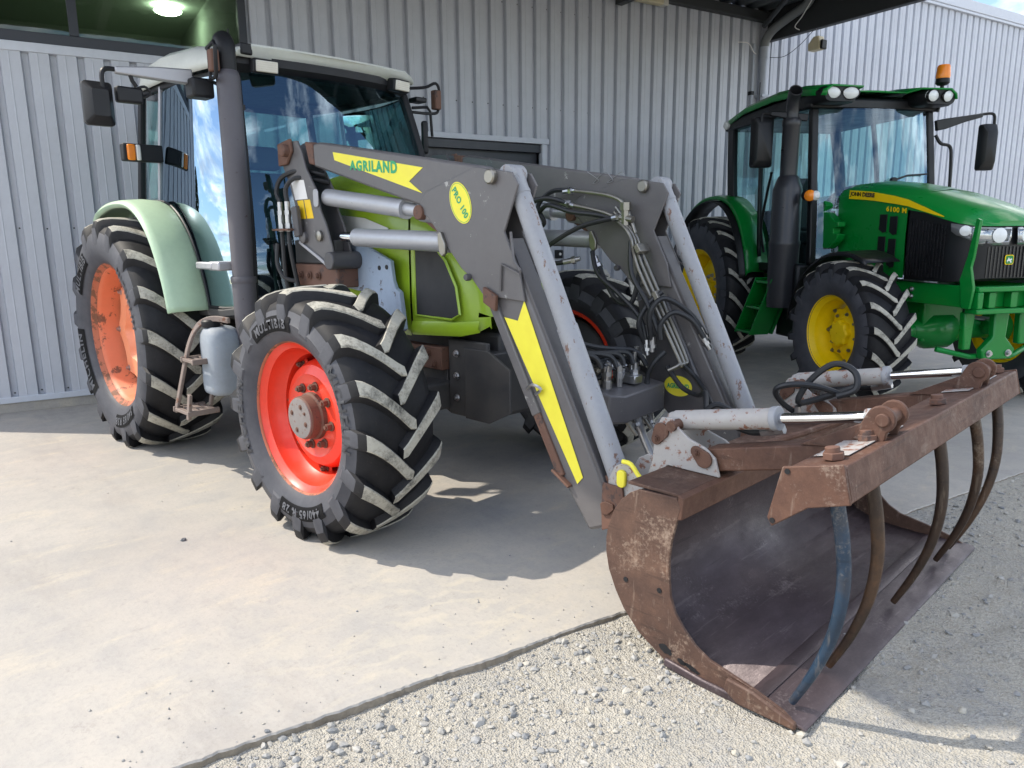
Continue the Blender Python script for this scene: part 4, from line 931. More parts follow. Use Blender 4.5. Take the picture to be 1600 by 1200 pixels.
    MB().prism([(-.995, 1.99), (-.85, 2.01), (-.835, 1.94), (-.90, 1.87), (-.995, 1.865)], 'y', yo+sg*.0145, yo+sg*.034).build('rust_cap', 'rusty_steel', bro, .006)
    MB().lathe([(.035, 0), (.035, .03), (.028, .036), (0, .036)], (-.885, yo+sg*.034, 1.945), (0, sg, 0), 16).build('pivot_pin', 'rusty_steel', bro)
    MB().prism([(-.74, 1.985), (-.655, 1.97), (-.645, 1.85), (-.70, 1.86)], 'y', lo-.002, hi+.002).build('hinge_block', 'rusty_steel', bro, .008)
    MB().lathe([(.03, 0), (.03, .016), (.02, .022), (0, .022)], (-.60, yo+sg*.014, 1.462), (0, sg, 0), 16).build('pin', 'zinc', bro)
    MB().lathe([(.034, 0), (.034, .02), (.02, .03), (0, .03)], (-.77, yo+sg*.014, 1.455), (0, sg, 0), 18).build('lock_knob', 'arm_grey', bro)
    MB().prism(rrect(-.645, -.595, 1.62, 1.72, .02), 'y', yo+sg*.0145, yo+sg*.022).build('pin_plate', 'alu', bro, .003)
    MB().cyl((-.50, yi-sg*.06, 1.325), (-.50, yo+sg*.035, 1.325), .05, n=20).build('mount_pin', 'arm_dark', bro, .006)
    MB().ribbon([(-.83, yo+sg*.02, 1.43), (-.60, yo+sg*.02, 1.33), (-.52, yo+sg*.02, 1.29)], .012, .018, (0, 1, 0)).build('lock_rod', 'alu', bro, .003)
    # console to the chassis, blue-grey plate
    MB().prism([(-.62, 1.40), (-.46, 1.42), (-.18, 1.325), (-.165, 1.22), (-.13, 1.15), (-.10, .98), (-.12, .90), (-.16, .905), (-.30, 1.0), (-.42, 1.14), (-.62, 1.16)], 'y', sg*.42, sg*.445).build('side_console', 'blue_grey', LD, .004)
    for x, z in ((-.285, 1.285), (-.215, 1.29)): MB().lathe([(.013, 0), (.013, .003), (0, .003)], (x, sg*.4455, z), (0, sg, 0), 14).build('bolt_hole', 'black_plastic', LD)
    MB().prism([(-.13, 1.18), (-.09, 1.16), (-.06, .96), (-.10, .94)], 'y', sg*.43, sg*.46).build('console_edge', 'blue_grey', LD, .004)
    MB().box(-.98, -.50, min(sg*.36, sg*.58), max(sg*.36, sg*.58), 1.17, 1.30).build('cross_member', 'rusty_steel', LD, .01)
    for x in (-.90, -.80, -.70): bolt(LD, (x, sg*.585, 1.235), (0, sg, 0), .016, .014, 'rusty_steel')
    # parking leg folded along the back of the lower arm
    pk = MB().ribbon([(.775, ym+sg*.035, 1.20), (1.06, ym+sg*.035, .70)], .05, .05, (0, 1, 0)).build('parking_leg', 'arm_grey', LD, .006)
    MB().ribbon([(1.045, ym+sg*.035, .725), (1.20, ym+sg*.035, .455)], .042, .042, (0, 1, 0)).build('leg_tube', 'rusty_steel', pk, .005)
    MB().obox((1.205, ym+sg*.035, .45), (.11, .07, .012), Matrix.Rotation(R(30), 3, 'Y')).build('leg_foot', 'rusty_steel', pk, .003)
    MB().prism([(.765, 1.235), (.845, 1.20), (.84, 1.13), (.765, 1.165)], 'y', yo+sg*.0145, yo+sg*.035).build('leg_catch', 'rusty_steel', pk, .004)
    MB().tube(catmull([(1.02, yo-sg*.0+sg*.02, .81), (1.06, yo+sg*.03, .835), (1.10, yo+sg*.02, .82), (1.06, yo+sg*.01, .79)], 4), .007, 6).build('leg_clip', 'steel', pk)
    # bent guard wire on the knee
    MB().tube([(.93, yo+sg*.02, 1.47), (.945, yo+sg*.02, 1.35), (.985, yo+sg*.02, 1.31), (.985, yo+sg*.02, 1.295), (.87, yo+sg*.02, 1.335), (.862, yo+sg*.02, 1.22)], .006, 6).build('guard_wire', 'arm_grey', LD)
    # arm end: hook carrier
    MB().prism([(1.37, .48), (1.45, .52), (1.50, .48), (1.50, .38), (1.47, .34), (1.40, .35)], 'y', lo+.02, hi-.02).build('carrier_hinge', 'rusty_steel', LD, .006)
    return ua, la
ua, la = loader_side(-1); ua2, la2 = loader_side(1)
# decals on the near arm
YF = -.5965
def dec(pts, name, mat, y, parent):
    return MB().add([(x, y, z) for x, z in pts], [tuple(range(len(pts)))]).build(name, mat, parent, smooth=0, fix=False)
dec([(-.452, 1.905), (.325, 1.772), (.215, 1.715), (.315, 1.655), (-.44, 1.862)], 'arrow_decal', 'decal_yellow', YF-.0015, ua)
sl = math.atan2(1.79-1.86, .6)
text_mesh('decal_lettering', 'AGRILAND', 'decal_green', lambda u, v, l: (-.085+u*math.cos(sl)-v*math.sin(sl)*.0, YF-.003, 1.806+u*math.tan(sl)*.80+v*(1+.55*u)), .070, .0034, ua, 1.18, .42)
ov = [(.60+.052*math.cos(t)*1.0+.0, 1.61+.115*math.sin(t)) for t in [2*PI*i/32 for i in range(32)]]
def tilt(P, c, a): return [(c[0]+(x-c[0])*math.cos(a)-(z-c[1])*math.sin(a), c[1]+(x-c[0])*math.sin(a)+(z-c[1])*math.cos(a)) for x, z in P]
oc = (.605, 1.60); ov = [(oc[0]+.066*math.cos(t), oc[1]+.098*math.sin(t)) for t in [2*PI*i/40 for i in range(40)]]
dec(tilt(ov, oc, R(28)), 'badge_decal', 'decal_yellow', -.6135, ua)
rg = [(oc[0]+.060*math.cos(t), oc[1]+.092*math.sin(t)) for t in [2*PI*i/40 for i in range(40)]]
MB().tube([(x, -.6138, z) for x, z in tilt(rg, oc, R(28))], .0012, 4, closed=True).build('badge_ring', 'decal_green', ua)
ba = R(-56)
text_mesh('badge_lettering', 'PRO 100', 'decal_green', lambda u, v, l: (oc[0]+u*math.cos(ba)-v*math.sin(ba), -.6150, oc[1]+u*math.sin(ba)+v*math.cos(ba)), .042, .0016, ua, 1.1, .155)
dec([(.862, 1.105), (.945, 1.095), (.985, 1.185), (1.315, .475), (1.285, .44)], 'arrow_decal', 'decal_yellow', YF-.0015, la)
dec([(-.845, 1.755), (-.665, 1.755), (-.60, 1.635), (-.80, 1.635)][:0] or [(-.895, 1.785), (-.745, 1.775), (-.715, 1.67), (-.855, 1.668)], 'white_label', 'white_label', -.6155, LD)
dec([(-.835, 1.663), (-.765, 1.665), (-.745, 1.56), (-.80, 1.56)], 'warning_label', 'warn_yellow', -.6155, LD)
dec([(-.755, 1.665), (-.69, 1.665), (-.66, 1.56), (-.735, 1.56)], 'warning_label', 'warn_yellow', -.6155, LD)
# cross tubes between the arms
ct = MB().prism([(.92, .70), (1.03, .86), (1.20, .86), (1.22, .62), (1.10, .55), (.95, .58)], 'y', -.49, .49)
# far arm inner plate with oval badge (faces the camera)
MB().prism([(.80, 1.10), (.96, 1.16), (1.26, .60), (1.26, .50), (1.05, .48), (.90, .60)], 'y', .47, .488).build('inner_plate', 'arm_dark', LD, .01)
oc2 = (1.075, .665); dec([(oc2[0]+.085*math.cos(t), oc2[1]+.055*math.sin(t)) for t in [2*PI*i/40 for i in range(40)]], 'badge_decal', 'decal_yellow', .4685, LD)
text_mesh('badge_lettering', 'AGRILAND', 'decal_green', lambda u, v, l: (oc2[0]+u, .467, oc2[1]+v+u*.05), .034, .0015, LD, 1.0, .135)
# hydraulic coupler box carried between the arms
vb = MB(); vb.prism([(.80, .62), (.98, .60), (1.02, .50), (.84, .48), (.78, .53)], 'y', .0, .42); 
vbo = MB().loft([[(x, y, z) for x, z in P] for y, P in ((-.02, [(.84, .70), (1.0, .68), (1.0, .54), (.90, .52), (.84, .56)]), (.06, [(.82, .70), (1.04, .67), (1.04, .53), (.92, .505), (.82, .54)]), (.40, [(.82, .72), (1.04, .69), (1.04, .55), (.92, .52), (.82, .55)]))], closed=True, caps=True).build('coupler_box', 'arm_grey', LD, .008)
for i, (y, x) in enumerate(((.08, .90), (.15, .93), (.20, .88), (.27, .94), (.33, .90))):
    m = MB(); m.cyl((x, y, .69), (x, y, .755), .017, n=12); m.cyl((x, y, .735), (x, y, .765), .024, n=6); m.cyl((x, y, .765), (x, y, .80), .014, n=10); m.build('coupler', 'steel', vbo, smooth=30)
for y, z in ((.20, .46), (.28, .44), (.34, .47)):
    m = MB(); m.cyl((.96, y, .53), (.97, y+.01, z), .016, n=10); m.cyl((.965, y+.005, z+.03), (.97, y+.01, z), .022, n=6); m.build('coupler', 'steel', vbo, smooth=30)
m = MB(); m.tube(catmull([(.97, .26, .52), (1.0, .27, .42), (1.05, .28, .32), (1.10, .29, .24)], 4), .022, 12); m.build('coupler_sleeve', 'steel', vbo)
MB().box(.86, .99, .20, .27, .70, .745).build('valve_block', 'steel', vbo, .006)
# hard lines and hoses on the far arm
for i, dy in enumerate((.44, .415, .39)):
    off = i*.028
    MB().tube(catmull([(.66-off*.3, .45, 1.60-off), (.80, dy, 1.45), (.86, dy, 1.33-off), (1.12, dy, .86-off*.5), (1.14, dy-.02, .80), (1.10, dy-.06, .77)], 5), .009, 8).build('hard_line', 'zinc', LD)
MB().tube(catmull([(.35, .44, 1.70), (.62, .44, 1.66), (.73, .44, 1.60), (.80, .44, 1.46)], 5), .010, 8).build('hard_line', 'zinc', LD)
MB().tube(catmull([(.36, .43, 1.62), (.60, .43, 1.57), (.72, .43, 1.52)], 5), .010, 8).build('hard_line', 'zinc', LD)
m = MB(); m.cyl((.74, .43, 1.58), (.74, .43, 1.50), .022, n=6); m.cyl((.74, .43, 1.62), (.74, .43, 1.58), .03, n=6); m.cyl((.70, .43, 1.545), (.79, .43, 1.53), .018, n=10); m.build('line_valve', 'zinc', LD, smooth=30)
for z, x in ((1.38, .86), (1.14, .98)): MB().obox((x, .415, z), (.05, .09, .03), Matrix.Rotation(R(60), 3, 'Y')).build('line_clamp', 'zinc', LD, .004)
H = [[(.35, .44, 1.70), (.22, .42, 1.70), (.13, .40, 1.62), (.16, .42, 1.52), (.02, .45, 1.49)],
     [(.36, .43, 1.62), (.22, .36, 1.66), (.05, .32, 1.60), (-.06, .38, 1.52), (-.08, .46, 1.50)],
     [(.70, .43, 1.545), (.48, .38, 1.50), (.28, .34, 1.40), (.16, .34, 1.31), (.26, .38, 1.29), (.42, .44, 1.32)],
     [(.55, .44, 1.30), (.62, .42, 1.20), (.72, .40, 1.10), (.83, .38, 1.10), (.85, .42, 1.28), (.83, .45, 1.40)],
     [(.98, .36, .90), (.98, .33, 1.05), (1.03, .38, 1.13), (1.12, .47, 1.06), (1.18, .52, .96)],
     [(1.03, .36, .92), (1.03, .36, 1.0), (1.08, .40, 1.06), (1.15, .46, 1.02), (1.2, .5, .93)],
     [(.94, .36, .88), (.92, .32, 1.0), (.95, .36, 1.10), (1.0, .41, 1.16)],
     [(.70, -.42, 1.02), (.78, -.20, .92), (.86, .04, .83), (.90, .15, .78)],
     [(.72, -.42, .98), (.80, -.10, .86), (.88, .10, .82), (.93, .20, .79)],
     [(.74, -.40, .92), (.82, -.05, .82), (.90, .16, .84), (.90, .27, .80)],
     [(.70, -.38, .94), (.80, .0, .78), (.86, .05, .74), (.88, .08, .76)],
     [(.70, -.40, 1.05), (.82, .05, .90), (.92, .28, .86), (.97, .33, .78)],
     [(1.06, .36, .86), (1.02, .32, .80), (.99, .31, .72), (1.0, .30, .64)],
     [(.84, -.46, 1.22), (.89, -.42, 1.20), (.93, -.40, 1.08), (.90, -.40, .98)]]
for P in H: hose('hydraulic_hose', P, .0135, LD)
for a_, b_ in (((.02, .45, 1.49), (.12, .43, 1.515)), ((.30, .435, 1.695), (.38, .44, 1.70)), ((.30, .41, 1.64), (.38, .43, 1.615)), ((.66, .42, 1.54), (.72, .43, 1.55)), ((.33, .40, 1.30), (.42, .44, 1.32)), ((1.17, .51, .98), (1.20, .54, .90)), ((1.18, .50, .95), (1.22, .53, .87)), ((.98, .36, .93), (.98, .36, .85)), ((.94, .36, .91), (.95, .36, .83)), ((.88, .09, .82), (.90, .15, .78)), ((.90, .14, .82), (.93, .20, .79)), ((.90, .40, .98), (.91, .40, .90)), ((.52, .45, 1.33), (.58, .43, 1.25))): fitting(LD, a_, b_, .0165)
# silver cylinder fittings on the near tilt cylinder
fitting(LD, (1.02, -.47, 1.23), (1.06, -.46, 1.14), .015); fitting(LD, (1.10, -.46, 1.05), (1.15, -.46, .95), .015)
# hoses in front of the cab, right side
for P in ([(-.66, -.52, 1.80), (-.82, -.60, 1.83), (-.95, -.64, 1.80), (-.99, -.66, 1.72), (-.95, -.66, 1.66)], [(-.66, -.50, 1.76), (-.80, -.62, 1.79), (-.87, -.66, 1.74), (-.87, -.66, 1.66)],
          [(-.955, -.66, 1.50), (-.955, -.66, 1.42), (-.96, -.65, 1.2), (-.97, -.6, 1.0)], [(-.87, -.66, 1.50), (-.87, -.66, 1.40), (-.87, -.63, 1.2), (-.88, -.58, 1.0)], [(-1.0, -.67, 1.42), (-1.0, -.68, 1.30), (-.96, -.66, 1.22), (-.90, -.62, 1.2)]): hose('hydraulic_hose', P, .0135, LD)
for x in (-.955, -.87):
    m = MB(); m.cyl((x, -.66, 1.66), (x, -.66, 1.60), .016, n=10); m.cyl((x, -.66, 1.61), (x, -.66, 1.585), .022, n=6); m.cyl((x, -.66, 1.59), (x, -.66, 1.53), .018, n=10); m.cyl((x, -.66, 1.535), (x, -.66, 1.49), .022, n=6); m.build('coupler', 'steel', LD, smooth=30)
MB().obox((-.90, -.66, 1.50), (.19, .09, .012)).build('hose_plate', 'rusty_steel', LD, .003)
MB().ribbon([(-.80, -.65, 1.63), (-.78, -.65, 1.46)], .03, .06, (0, 1, 0)).build('hose_bracket', 'arm_dark', LD, .006)
MB().box(-1.0, -.55, -.56, -.48, 1.30, 1.44).build('valve_plate', 'chassis', LD, .01)

rg2 = random.Random(3)
for i in range(9):
    y = -.02+i*.05; x = .84+rg2.uniform(0, .12); zt = .80+rg2.uniform(0, .10)
    m = MB(); m.cyl((x, y, .70), (x, y, .74), .02, n=6); m.cyl((x, y, .74), (x+.01, y, zt-.03), .014, n=10); m.cyl((x, y, .765), (x, y, .785), .021, n=6); m.build('coupler', rg2.choice(['steel', 'zinc', 'steel']), vbo, smooth=30)
for i in range(5):
    y = .02+i*.075; x = .9+rg2.uniform(0, .06)
    hose('hydraulic_hose', [(x, y, .80), (x-.03, y-.03, .86), (x-.12, y-.14-rg2.uniform(0, .1), .90-i*.01), (x-.2, -.30, .93+i*.025), (x-.22, -.44, .97+i*.02)], .0135, LD)
for y, dz in ((.18, 0), (.25, -.02), (.31, .01), (.37, -.03)):
    m = MB(); m.cyl((.97, y, .53), (.98, y, .49+dz), .015, n=10); m.cyl((.975, y, .51+dz), (.98, y, .495+dz), .021, n=6); m.cyl((.98, y, .49+dz), (1.01, y+.02, .44+dz), .011, n=8); m.build('coupler', rg2.choice(['steel', 'zinc']), vbo, smooth=30)
# scratched-in mark and scuffs on the far arm
MB().tube(catmull([(.42, .497, 1.80), (.50, .4985, 1.75), (.46, .4985, 1.735), (.54, .4985, 1.79), (.60, .4985, 1.745), (.56, .4985, 1.735), (.66, .4985, 1.785), (.68, .497, 1.76)], 5), .0016, 4).build('scratch', 'alu', ua2)

for P in ([(.10, .42, 1.56), (.24, .36, 1.62), (.40, .38, 1.58), (.55, .42, 1.56), (.70, .43, 1.53)], [(.50, .45, 1.36), (.60, .38, 1.24), (.76, .36, 1.14), (.90, .36, 1.02), (.94, .36, .90)],
          [(.80, .40, 1.42), (.84, .36, 1.25), (.95, .35, 1.10), (1.02, .36, .95)], [(1.10, .44, .80), (1.16, .47, .74), (1.24, .42, .70), (1.32, .34, .68), (1.42, .22, .66)], [(1.06, .38, .78), (1.14, .40, .68), (1.26, .36, .66), (1.36, .26, .70), (1.46, .1, .64)]): hose('hydraulic_hose', P, .013, LD)
# ------------------------------------------------------------------ grapple bucket
G = thing('grapple_bucket', 'rusty grapple bucket with curved tines resting on the gravel edge', 'bucket', (0, 0, 0))
BY0, BY1 = -.84, .95
outer = [(2.37, -.004), (2.20, -.008), (2.05, -.006), (1.895, .012), (1.785, .075), (1.72, .14), (1.683, .198), (1.65, .27), (1.637, .333), (1.636, .385), (1.644, .433), (1.668, .50), (1.703, .55), (1.735, .58), (1.77, .60), (1.922, .607)]
inner = [(1.938, .575), (1.925, .52), (1.908, .45), (1.902, .38), (1.903, .33), (1.911, .255), (1.932, .20), (1.965, .158), (2.01, .115), (2.065, .085), (2.158, .066), (2.225, .052), (2.321, .024)]
for y0_, y1_ in ((BY0-.012, BY0), (BY1, BY1+.012)):
    sp = MB(); n_ = len(outer)
    P = outer+inner; sp.prism(P, 'y', y0_, y1_); spo = sp.build('side_plate', 'bucket_rust', G, .002)
    if y0_ < 0:
        MB().ribbon([(1.90, y0_-.004, .012), (2.05, y0_-.004, -.004), (2.21, y0_-.004, -.006)], .016, .03, (0, 1, 0)).build('wear_bar', 'bucket_inner', spo, .006)
        MB().prism([(2.14, .062), (2.23, .054), (2.37, .012), (2.37, -.012), (2.18, -.012), (2.13, .02)], 'y', y0_-.02, y0_-.001).build('corner_plate', 'bucket_rust', spo, .006)
        for x, z in ((1.727, .255), (1.868, .262)): MB().lathe([(.0095, 0), (.0095, .002), (0, .002)], (x, y0_-.0005, z), (0, -1, 0), 14).build('bolt_hole', 'black_plastic', spo)
        for cx_, cz_, sx, sz in ((1.90, .055, .026, .016), (1.965, .035, .016, .010), (2.005, .028, .03, .009)):
            pts = [(cx_+sx*math.cos(t)*(1+.35*noise.noise(Vector((t*2, cx_*9, 0)))), cz_-.25*(sx*math.cos(t))+sz*math.sin(t)*(1+.5*noise.noise(Vector((t*3, cx_*5, 3))))) for t in [2*PI*i/18 for i in range(18)]]
            MB().add([(x, y0_-.0015, z) for x, z in pts], [tuple(range(18))]).build('rust_hole', 'black_plastic', spo, smooth=0, fix=False)
# shell
sh = [(1.928, .598), (1.78, .593), (1.742, .575), (1.712, .543), (1.70, .46), (1.700, .412), (1.718, .409), (1.706, .36), (1.708, .27), (1.735, .185), (1.79, .11), (1.86, .055), (1.94, .025), (2.05, .012), (2.20, .006), (2.36, .002)]
so_ = [(x-.010 if z > .05 and x < 1.9 else x, z-(.010 if z < .3 else 0)+(.010 if z > .55 else 0)) for x, z in sh]
m = MB(); m.loft([[(x, BY0+.001, z) for x, z in sh], [(x, BY1-.001, z) for x, z in sh]]); shell = m.build('shell', 'bucket_inner', G, smooth=35, solid=.008)
MB().ribbon([(1.706, BY0+.002, .414), (1.706, BY1-.002, .414)], .008, .006, (0, 0, 1)).build('seam_weld', 'bucket_rust', shell)
MB().box(1.72, 1.925, BY0, BY1, .6045, .617).build('top_plate', 'bucket_rust', G, .003)
MB().prism([(1.9255, .618), (1.948, .612), (1.945, .535), (1.9255, .53)], 'y', BY0-.011, BY1+.011).build('top_lip', 'grab_rust', G, .004)
MB().prism([(2.22, .0155), (2.385, .0075), (2.40, -.004), (2.22, -.0045)], 'y', BY0-.02, BY1+.02).build('cutting_edge', 'bucket_inner', G, .003)
MB().prism([(2.195, .018), (2.235, .024), (2.25, .018), (2.25, .0165), (2.195, .010)], 'y', BY0+.02, BY1-.02).build('edge_weld', 'bucket_inner', G, .003)
# hinge plates, cylinders and grab arms on both sides
def grab_side(yc_):
    hp = [(1.665, .75), (1.69, .795), (1.735, .80), (1.765, .765), (1.81, .735), (1.875, .715), (1.915, .685), (1.935, .619), (1.72, .619), (1.66, .50), (1.62, .52), (1.655, .62)]
    for y_ in (yc_-.075, yc_+.063): 
        h = MB().prism(hp, 'y', y_, y_+.012).build('hinge_plate', 'chipped_white', G, .003)
    yn = yc_-.075
    for (x, z), ang in (((1.695, .745), 60), ((1.875, .675), -35)):
        pl = [(x+.034*math.cos(R(a)), z+.034*math.sin(R(a))) for a in range(0, 360, 20)]
        tail = Vector((math.cos(R(ang+180)), 0, math.sin(R(ang+180))))
        pts = [(x+math.cos(R(a))*(.032 if math.cos(R(a-ang)) > -.2 else .02)+(tail.x*.04 if math.cos(R(a-ang)) < -.2 else 0), z+math.sin(R(a))*(.032 if math.cos(R(a-ang)) > -.2 else .02)+(tail.z*.04 if math.cos(R(a-ang)) < -.2 else 0)) for a in range(0, 360, 15)]
        MB().prism(pts, 'y', yn-.010, yn-.001).build('pin_plate', 'grab_rust', G, .002); bolt(G, (x+tail.x*.035, yn-.010, z+tail.z*.035), (0, -1, 0), .010, .008, 'grab_rust')
    A = Vector((1.715, yc_, .775)); Bp = Vector((2.447, yc_, .912)); d = (Bp-A).normalized(); g = A+d*.385
    cy = MB(); cy.cyl(A-d*.01, g, .037, n=24); cy.cyl(A-d*.03, A+d*.03, .032, n=20); c = cy.build('grab_cylinder', 'chipped_white', G, .004)
    MB().cyl(g-d*.012, g+d*.012, .042, n=24).build('gland', 'worn_silver', c, .003); MB().cyl(g, Bp-d*.06, .018, n=20).build('rod', 'chrome', c)
    MB().cyl(Bp-d*.07, Bp, .027, n=16).build('rod_eye', 'worn_silver', c, .004)
    MB().cyl((1.74, yc_-.09, .772), (1.74, yc_+.09, .772), .02, n=14).build('pin', 'grab_rust', c); MB().cyl((Bp.x, yc_-.07, Bp.z), (Bp.x, yc_+.07, Bp.z), .021, n=16).build('pin', 'grab_rust', c, .004)
    ba = MB().beam((1.865, yc_, .662), (2.36, yc_, .782), .10, .082, (0, 0, 1)).build('grab_arm', 'grab_rust', G, .006)
    for y_ in (yc_-.062, yc_+.044):
        MB().prism([(2.36, .84)]+[(2.44+.042*math.cos(R(a)), .912+.042*math.sin(R(a))) for a in range(160, -70, -20)]+[(2.455, .84)], 'y', y_, y_+.018).build('eye_plate', 'grab_rust', G, .004)
    MB().prism([(2.20, .79), (2.40, .90), (2.42, .84), (2.30, .80)], 'y', yc_-.058, yc_-.046).build('eye_gusset', 'grab_rust', G, .003)
    hose('cylinder_hose', [(2.08, yc_+.05, .80), (1.98, yc_+.06, .765), (1.85, yc_+.10, .77), (1.76, yc_+.13, .73)], .012, G)
    m = MB(); m.cyl((2.06, yc_+.03, .83), (2.06, yc_+.045, .79), .016, n=10); m.cyl((2.10, yc_+.05, .80), (2.02, yc_+.05, .775), .017, n=6); m.build('hose_fitting', 'steel', G, smooth=30)
grab_side(-.53); grab_side(.50)
hose('cylinder_hose', [(2.0, .42, .80), (1.86, .38, .73), (1.80, .30, .72), (1.84, .32, .82), (1.92, .36, .895), (2.0, .38, .87), (2.02, .36, .80), (1.95, .34, .76)], .014, G)
hose('cylinder_hose', [(1.80, .36, .64), (1.75, .26, .71), (1.74, .20, .78), (1.80, .22, .81), (1.88, .30, .80), (1.96, .38, .76)], .013, G)
hose('cylinder_hose', [(1.45, .05, .62), (1.52, .08, .70), (1.60, .14, .66), (1.66, .20, .64), (1.72, .3, .63)], .014, G)
for a_, b_ in (((1.80, .30, .70), (1.80, .31, .64)), ((1.72, .22, .66), (1.78, .30, .635))): fitting(G, a_, b_, .015)
MB().tube([(1.86, -.30, .64), (1.95, .0, .66), (2.0, .3, .67)], .014, 8).build('pipe', 'grab_rust', G)
# tine beam: box tipped by 13 degrees
ca, sa = math.cos(R(13)), math.sin(R(13))
def bl(u, v): return (2.470-.155*ca+u*ca-v*sa+.0, .853-.155*sa+u*sa+v*ca)
sec = [bl(0, 0), bl(.158, 0), bl(.158, -.104), bl(0, -.104)]
bm_ = MB().prism(sec, 'y', -.918, .955).build('tine_beam', 'grab_rust', G, .006)
MB().prism([(2.306, .818), (2.472, .858), (2.497, .752), (2.385, .716), (2.285, .636), (2.270, .660)], 'y', -.930, -.9185).build('end_plate', 'grab_rust', bm_, .003)
MB().prism([(2.306, .818), (2.472, .858), (2.497, .752), (2.385, .716), (2.335, .70)], 'y', .9555, .967).build('end_plate', 'grab_rust', bm_, .003)
for x, z in ((2.322, .808), (2.287, .655)): MB().lathe([(.008, 0), (.008, .002), (0, .002)], (x, -.9305, z), (0, -1, 0), 12).build('bolt_hole', 'black_plastic', bm_)
for a_, b_ in ((-.80, -.36), (.38, .80)): MB().prism([bl(.02, .0025), bl(.12, .0025), bl(.12, .006), bl(.02, .006)], 'y', a_, b_).build('doubler_plate', 'chipped_white', bm_, .002)
TY = ((-.84, -.795, 'tine_blue'), (-.59, -.52, 'tine_rust'), (.08, .09, 'tine_rust'), (.52, .62, 'tine_rust'), (.915, .80, 'tine_rust'))
tp = [(2.410, .80), (2.426, .715), (2.447, .60), (2.456, .463), (2.437, .317), (2.391, .173), (2.325, .030)]
for y0_, y1_, mt in TY:
    P = [(x, y0_+(y1_-y0_)*i/6, z) for i, (x, z) in enumerate(tp)]; Q = catmull(P, 4)
    rs = [.022-.010*(i/(len(Q)-1))**2 for i in range(len(Q))]; MB().tube(Q, rs, 10).build('tine', mt, G)
    p = bl(.095, .007); m = MB(); m.cyl((p[0], y0_, p[1]-.004), (p[0]-.012*sa, y0_, p[1]+.016), .030, n=6); m.cyl((p[0]-.004, y0_, p[1]+.014), (p[0]-.03*sa, y0_, p[1]+.03), .020, n=14); m.build('tine_nut', 'rusty_steel', G, .002, smooth=30)
# hook brackets on the back of the bucket
for sy in (-1, 1):
    y_ = sy*.55
    for o_ in (-.085, .07):
        MB().prism([(1.47, .44), (1.475, .52), (1.505, .575), (1.55, .60), (1.60, .585), (1.64, .53), (1.72, .545), (1.715, .44), (1.65, .33), (1.50, .30)], 'y', y_+o_, y_+o_+.014).build('hook_plate', 'chipped_white', G, .003)
    MB().tube(catmull([(1.545, y_-.09, .603), (1.585, y_-.09, .60), (1.63, y_-.09, .555), (1.67, y_-.09, .545)], 3), .009, 8).build('hook_rim', 'decal_yellow', G)
    MB().prism(rrect(1.525, 1.565, .50, .57, .018), 'y', y_-.102, y_-.086).build('hook_lock', 'decal_yellow', G, .004)
    MB().prism([(1.455, .50), (1.55, .50), (1.565, .42), (1.52, .33), (1.455, .30), (1.45, .40)], 'y', y_-.098, y_-.087).build('carrier_plate', 'rusty_steel', G, .003)
    MB().prism([(1.452, .415), (1.48, .43), (1.515, .425), (1.52, .405), (1.49, .375), (1.46, .37)], 'y', y_-.108, y_-.0985).build('pin_plate', 'grab_rust', G, .003)
    MB().prism([(1.46, .30), (1.56, .30), (1.60, .05), (1.575, .02), (1.55, .16)], 'y', y_-.03, y_-.015).build('lower_hook', 'chassis', G, .003)
# ------------------------------------------------------------------ second tractor: green and yellow
J = thing('green_tractor', 'shiny green tractor with yellow rims parked by the wall on the right', 'tractor', (1.178, 4.396, 0), R(-32.78))
def jd_front(right):
    w_ = place_wheel(J, 'front_wheel', 0, -.862 if right else .862, .598, right, 0.)
    ty, pf = make_tyre(w_, .622, .40, .326, 18, .042, .598, 1 if right else -1, wb=.085, wt=.05, dphi=.30)
    rr = .33; m = MB()
    m.lathe([(rr-.02, -.17), (rr+.006, -.168), (rr-.03, -.15), (rr-.07, -.05), (rr-.07, .03), (rr-.05, .06), (rr-.042, .12), (rr-.012, .15), (rr-.004, .17), (rr+.006, .172), (rr+.008, .160)], axis=(0, -1, 0), n=64); m.build('rim', 'deere_yellow', w_, smooth=35)
    d = MB(); pts = []
    for i in range(96):
        t = 2*PI*i/96; r_ = .235+.018*math.cos(8*t); pts.append((r_*math.sin(t), r_*math.cos(t)))
    lv = ((1., -.01), (.985, .0), (.80, .012), (.74, .03), (.60, .045), (.48, .05), (.46, .085), (.40, .098), (.02, .102))
    d.add([(x*k_, -a_, z*k_) for k_, a_ in lv for x, z in pts], [(j*96+i, j*96+(i+1) % 96, (j+1)*96+(i+1) % 96, (j+1)*96+i) for j in range(len(lv)-1) for i in range(96)]); d.build('disc', 'deere_yellow', w_, smooth=35)
    ring_bolts(w_, 8, .248, .004, 'zinc', .013, .012, .0, 'clamp_bolt'); ring_bolts(w_, 8, .165, .036, 'zinc', .012, .014, .2, 'wheel_nut')
jd_front(True); jd_front(False)
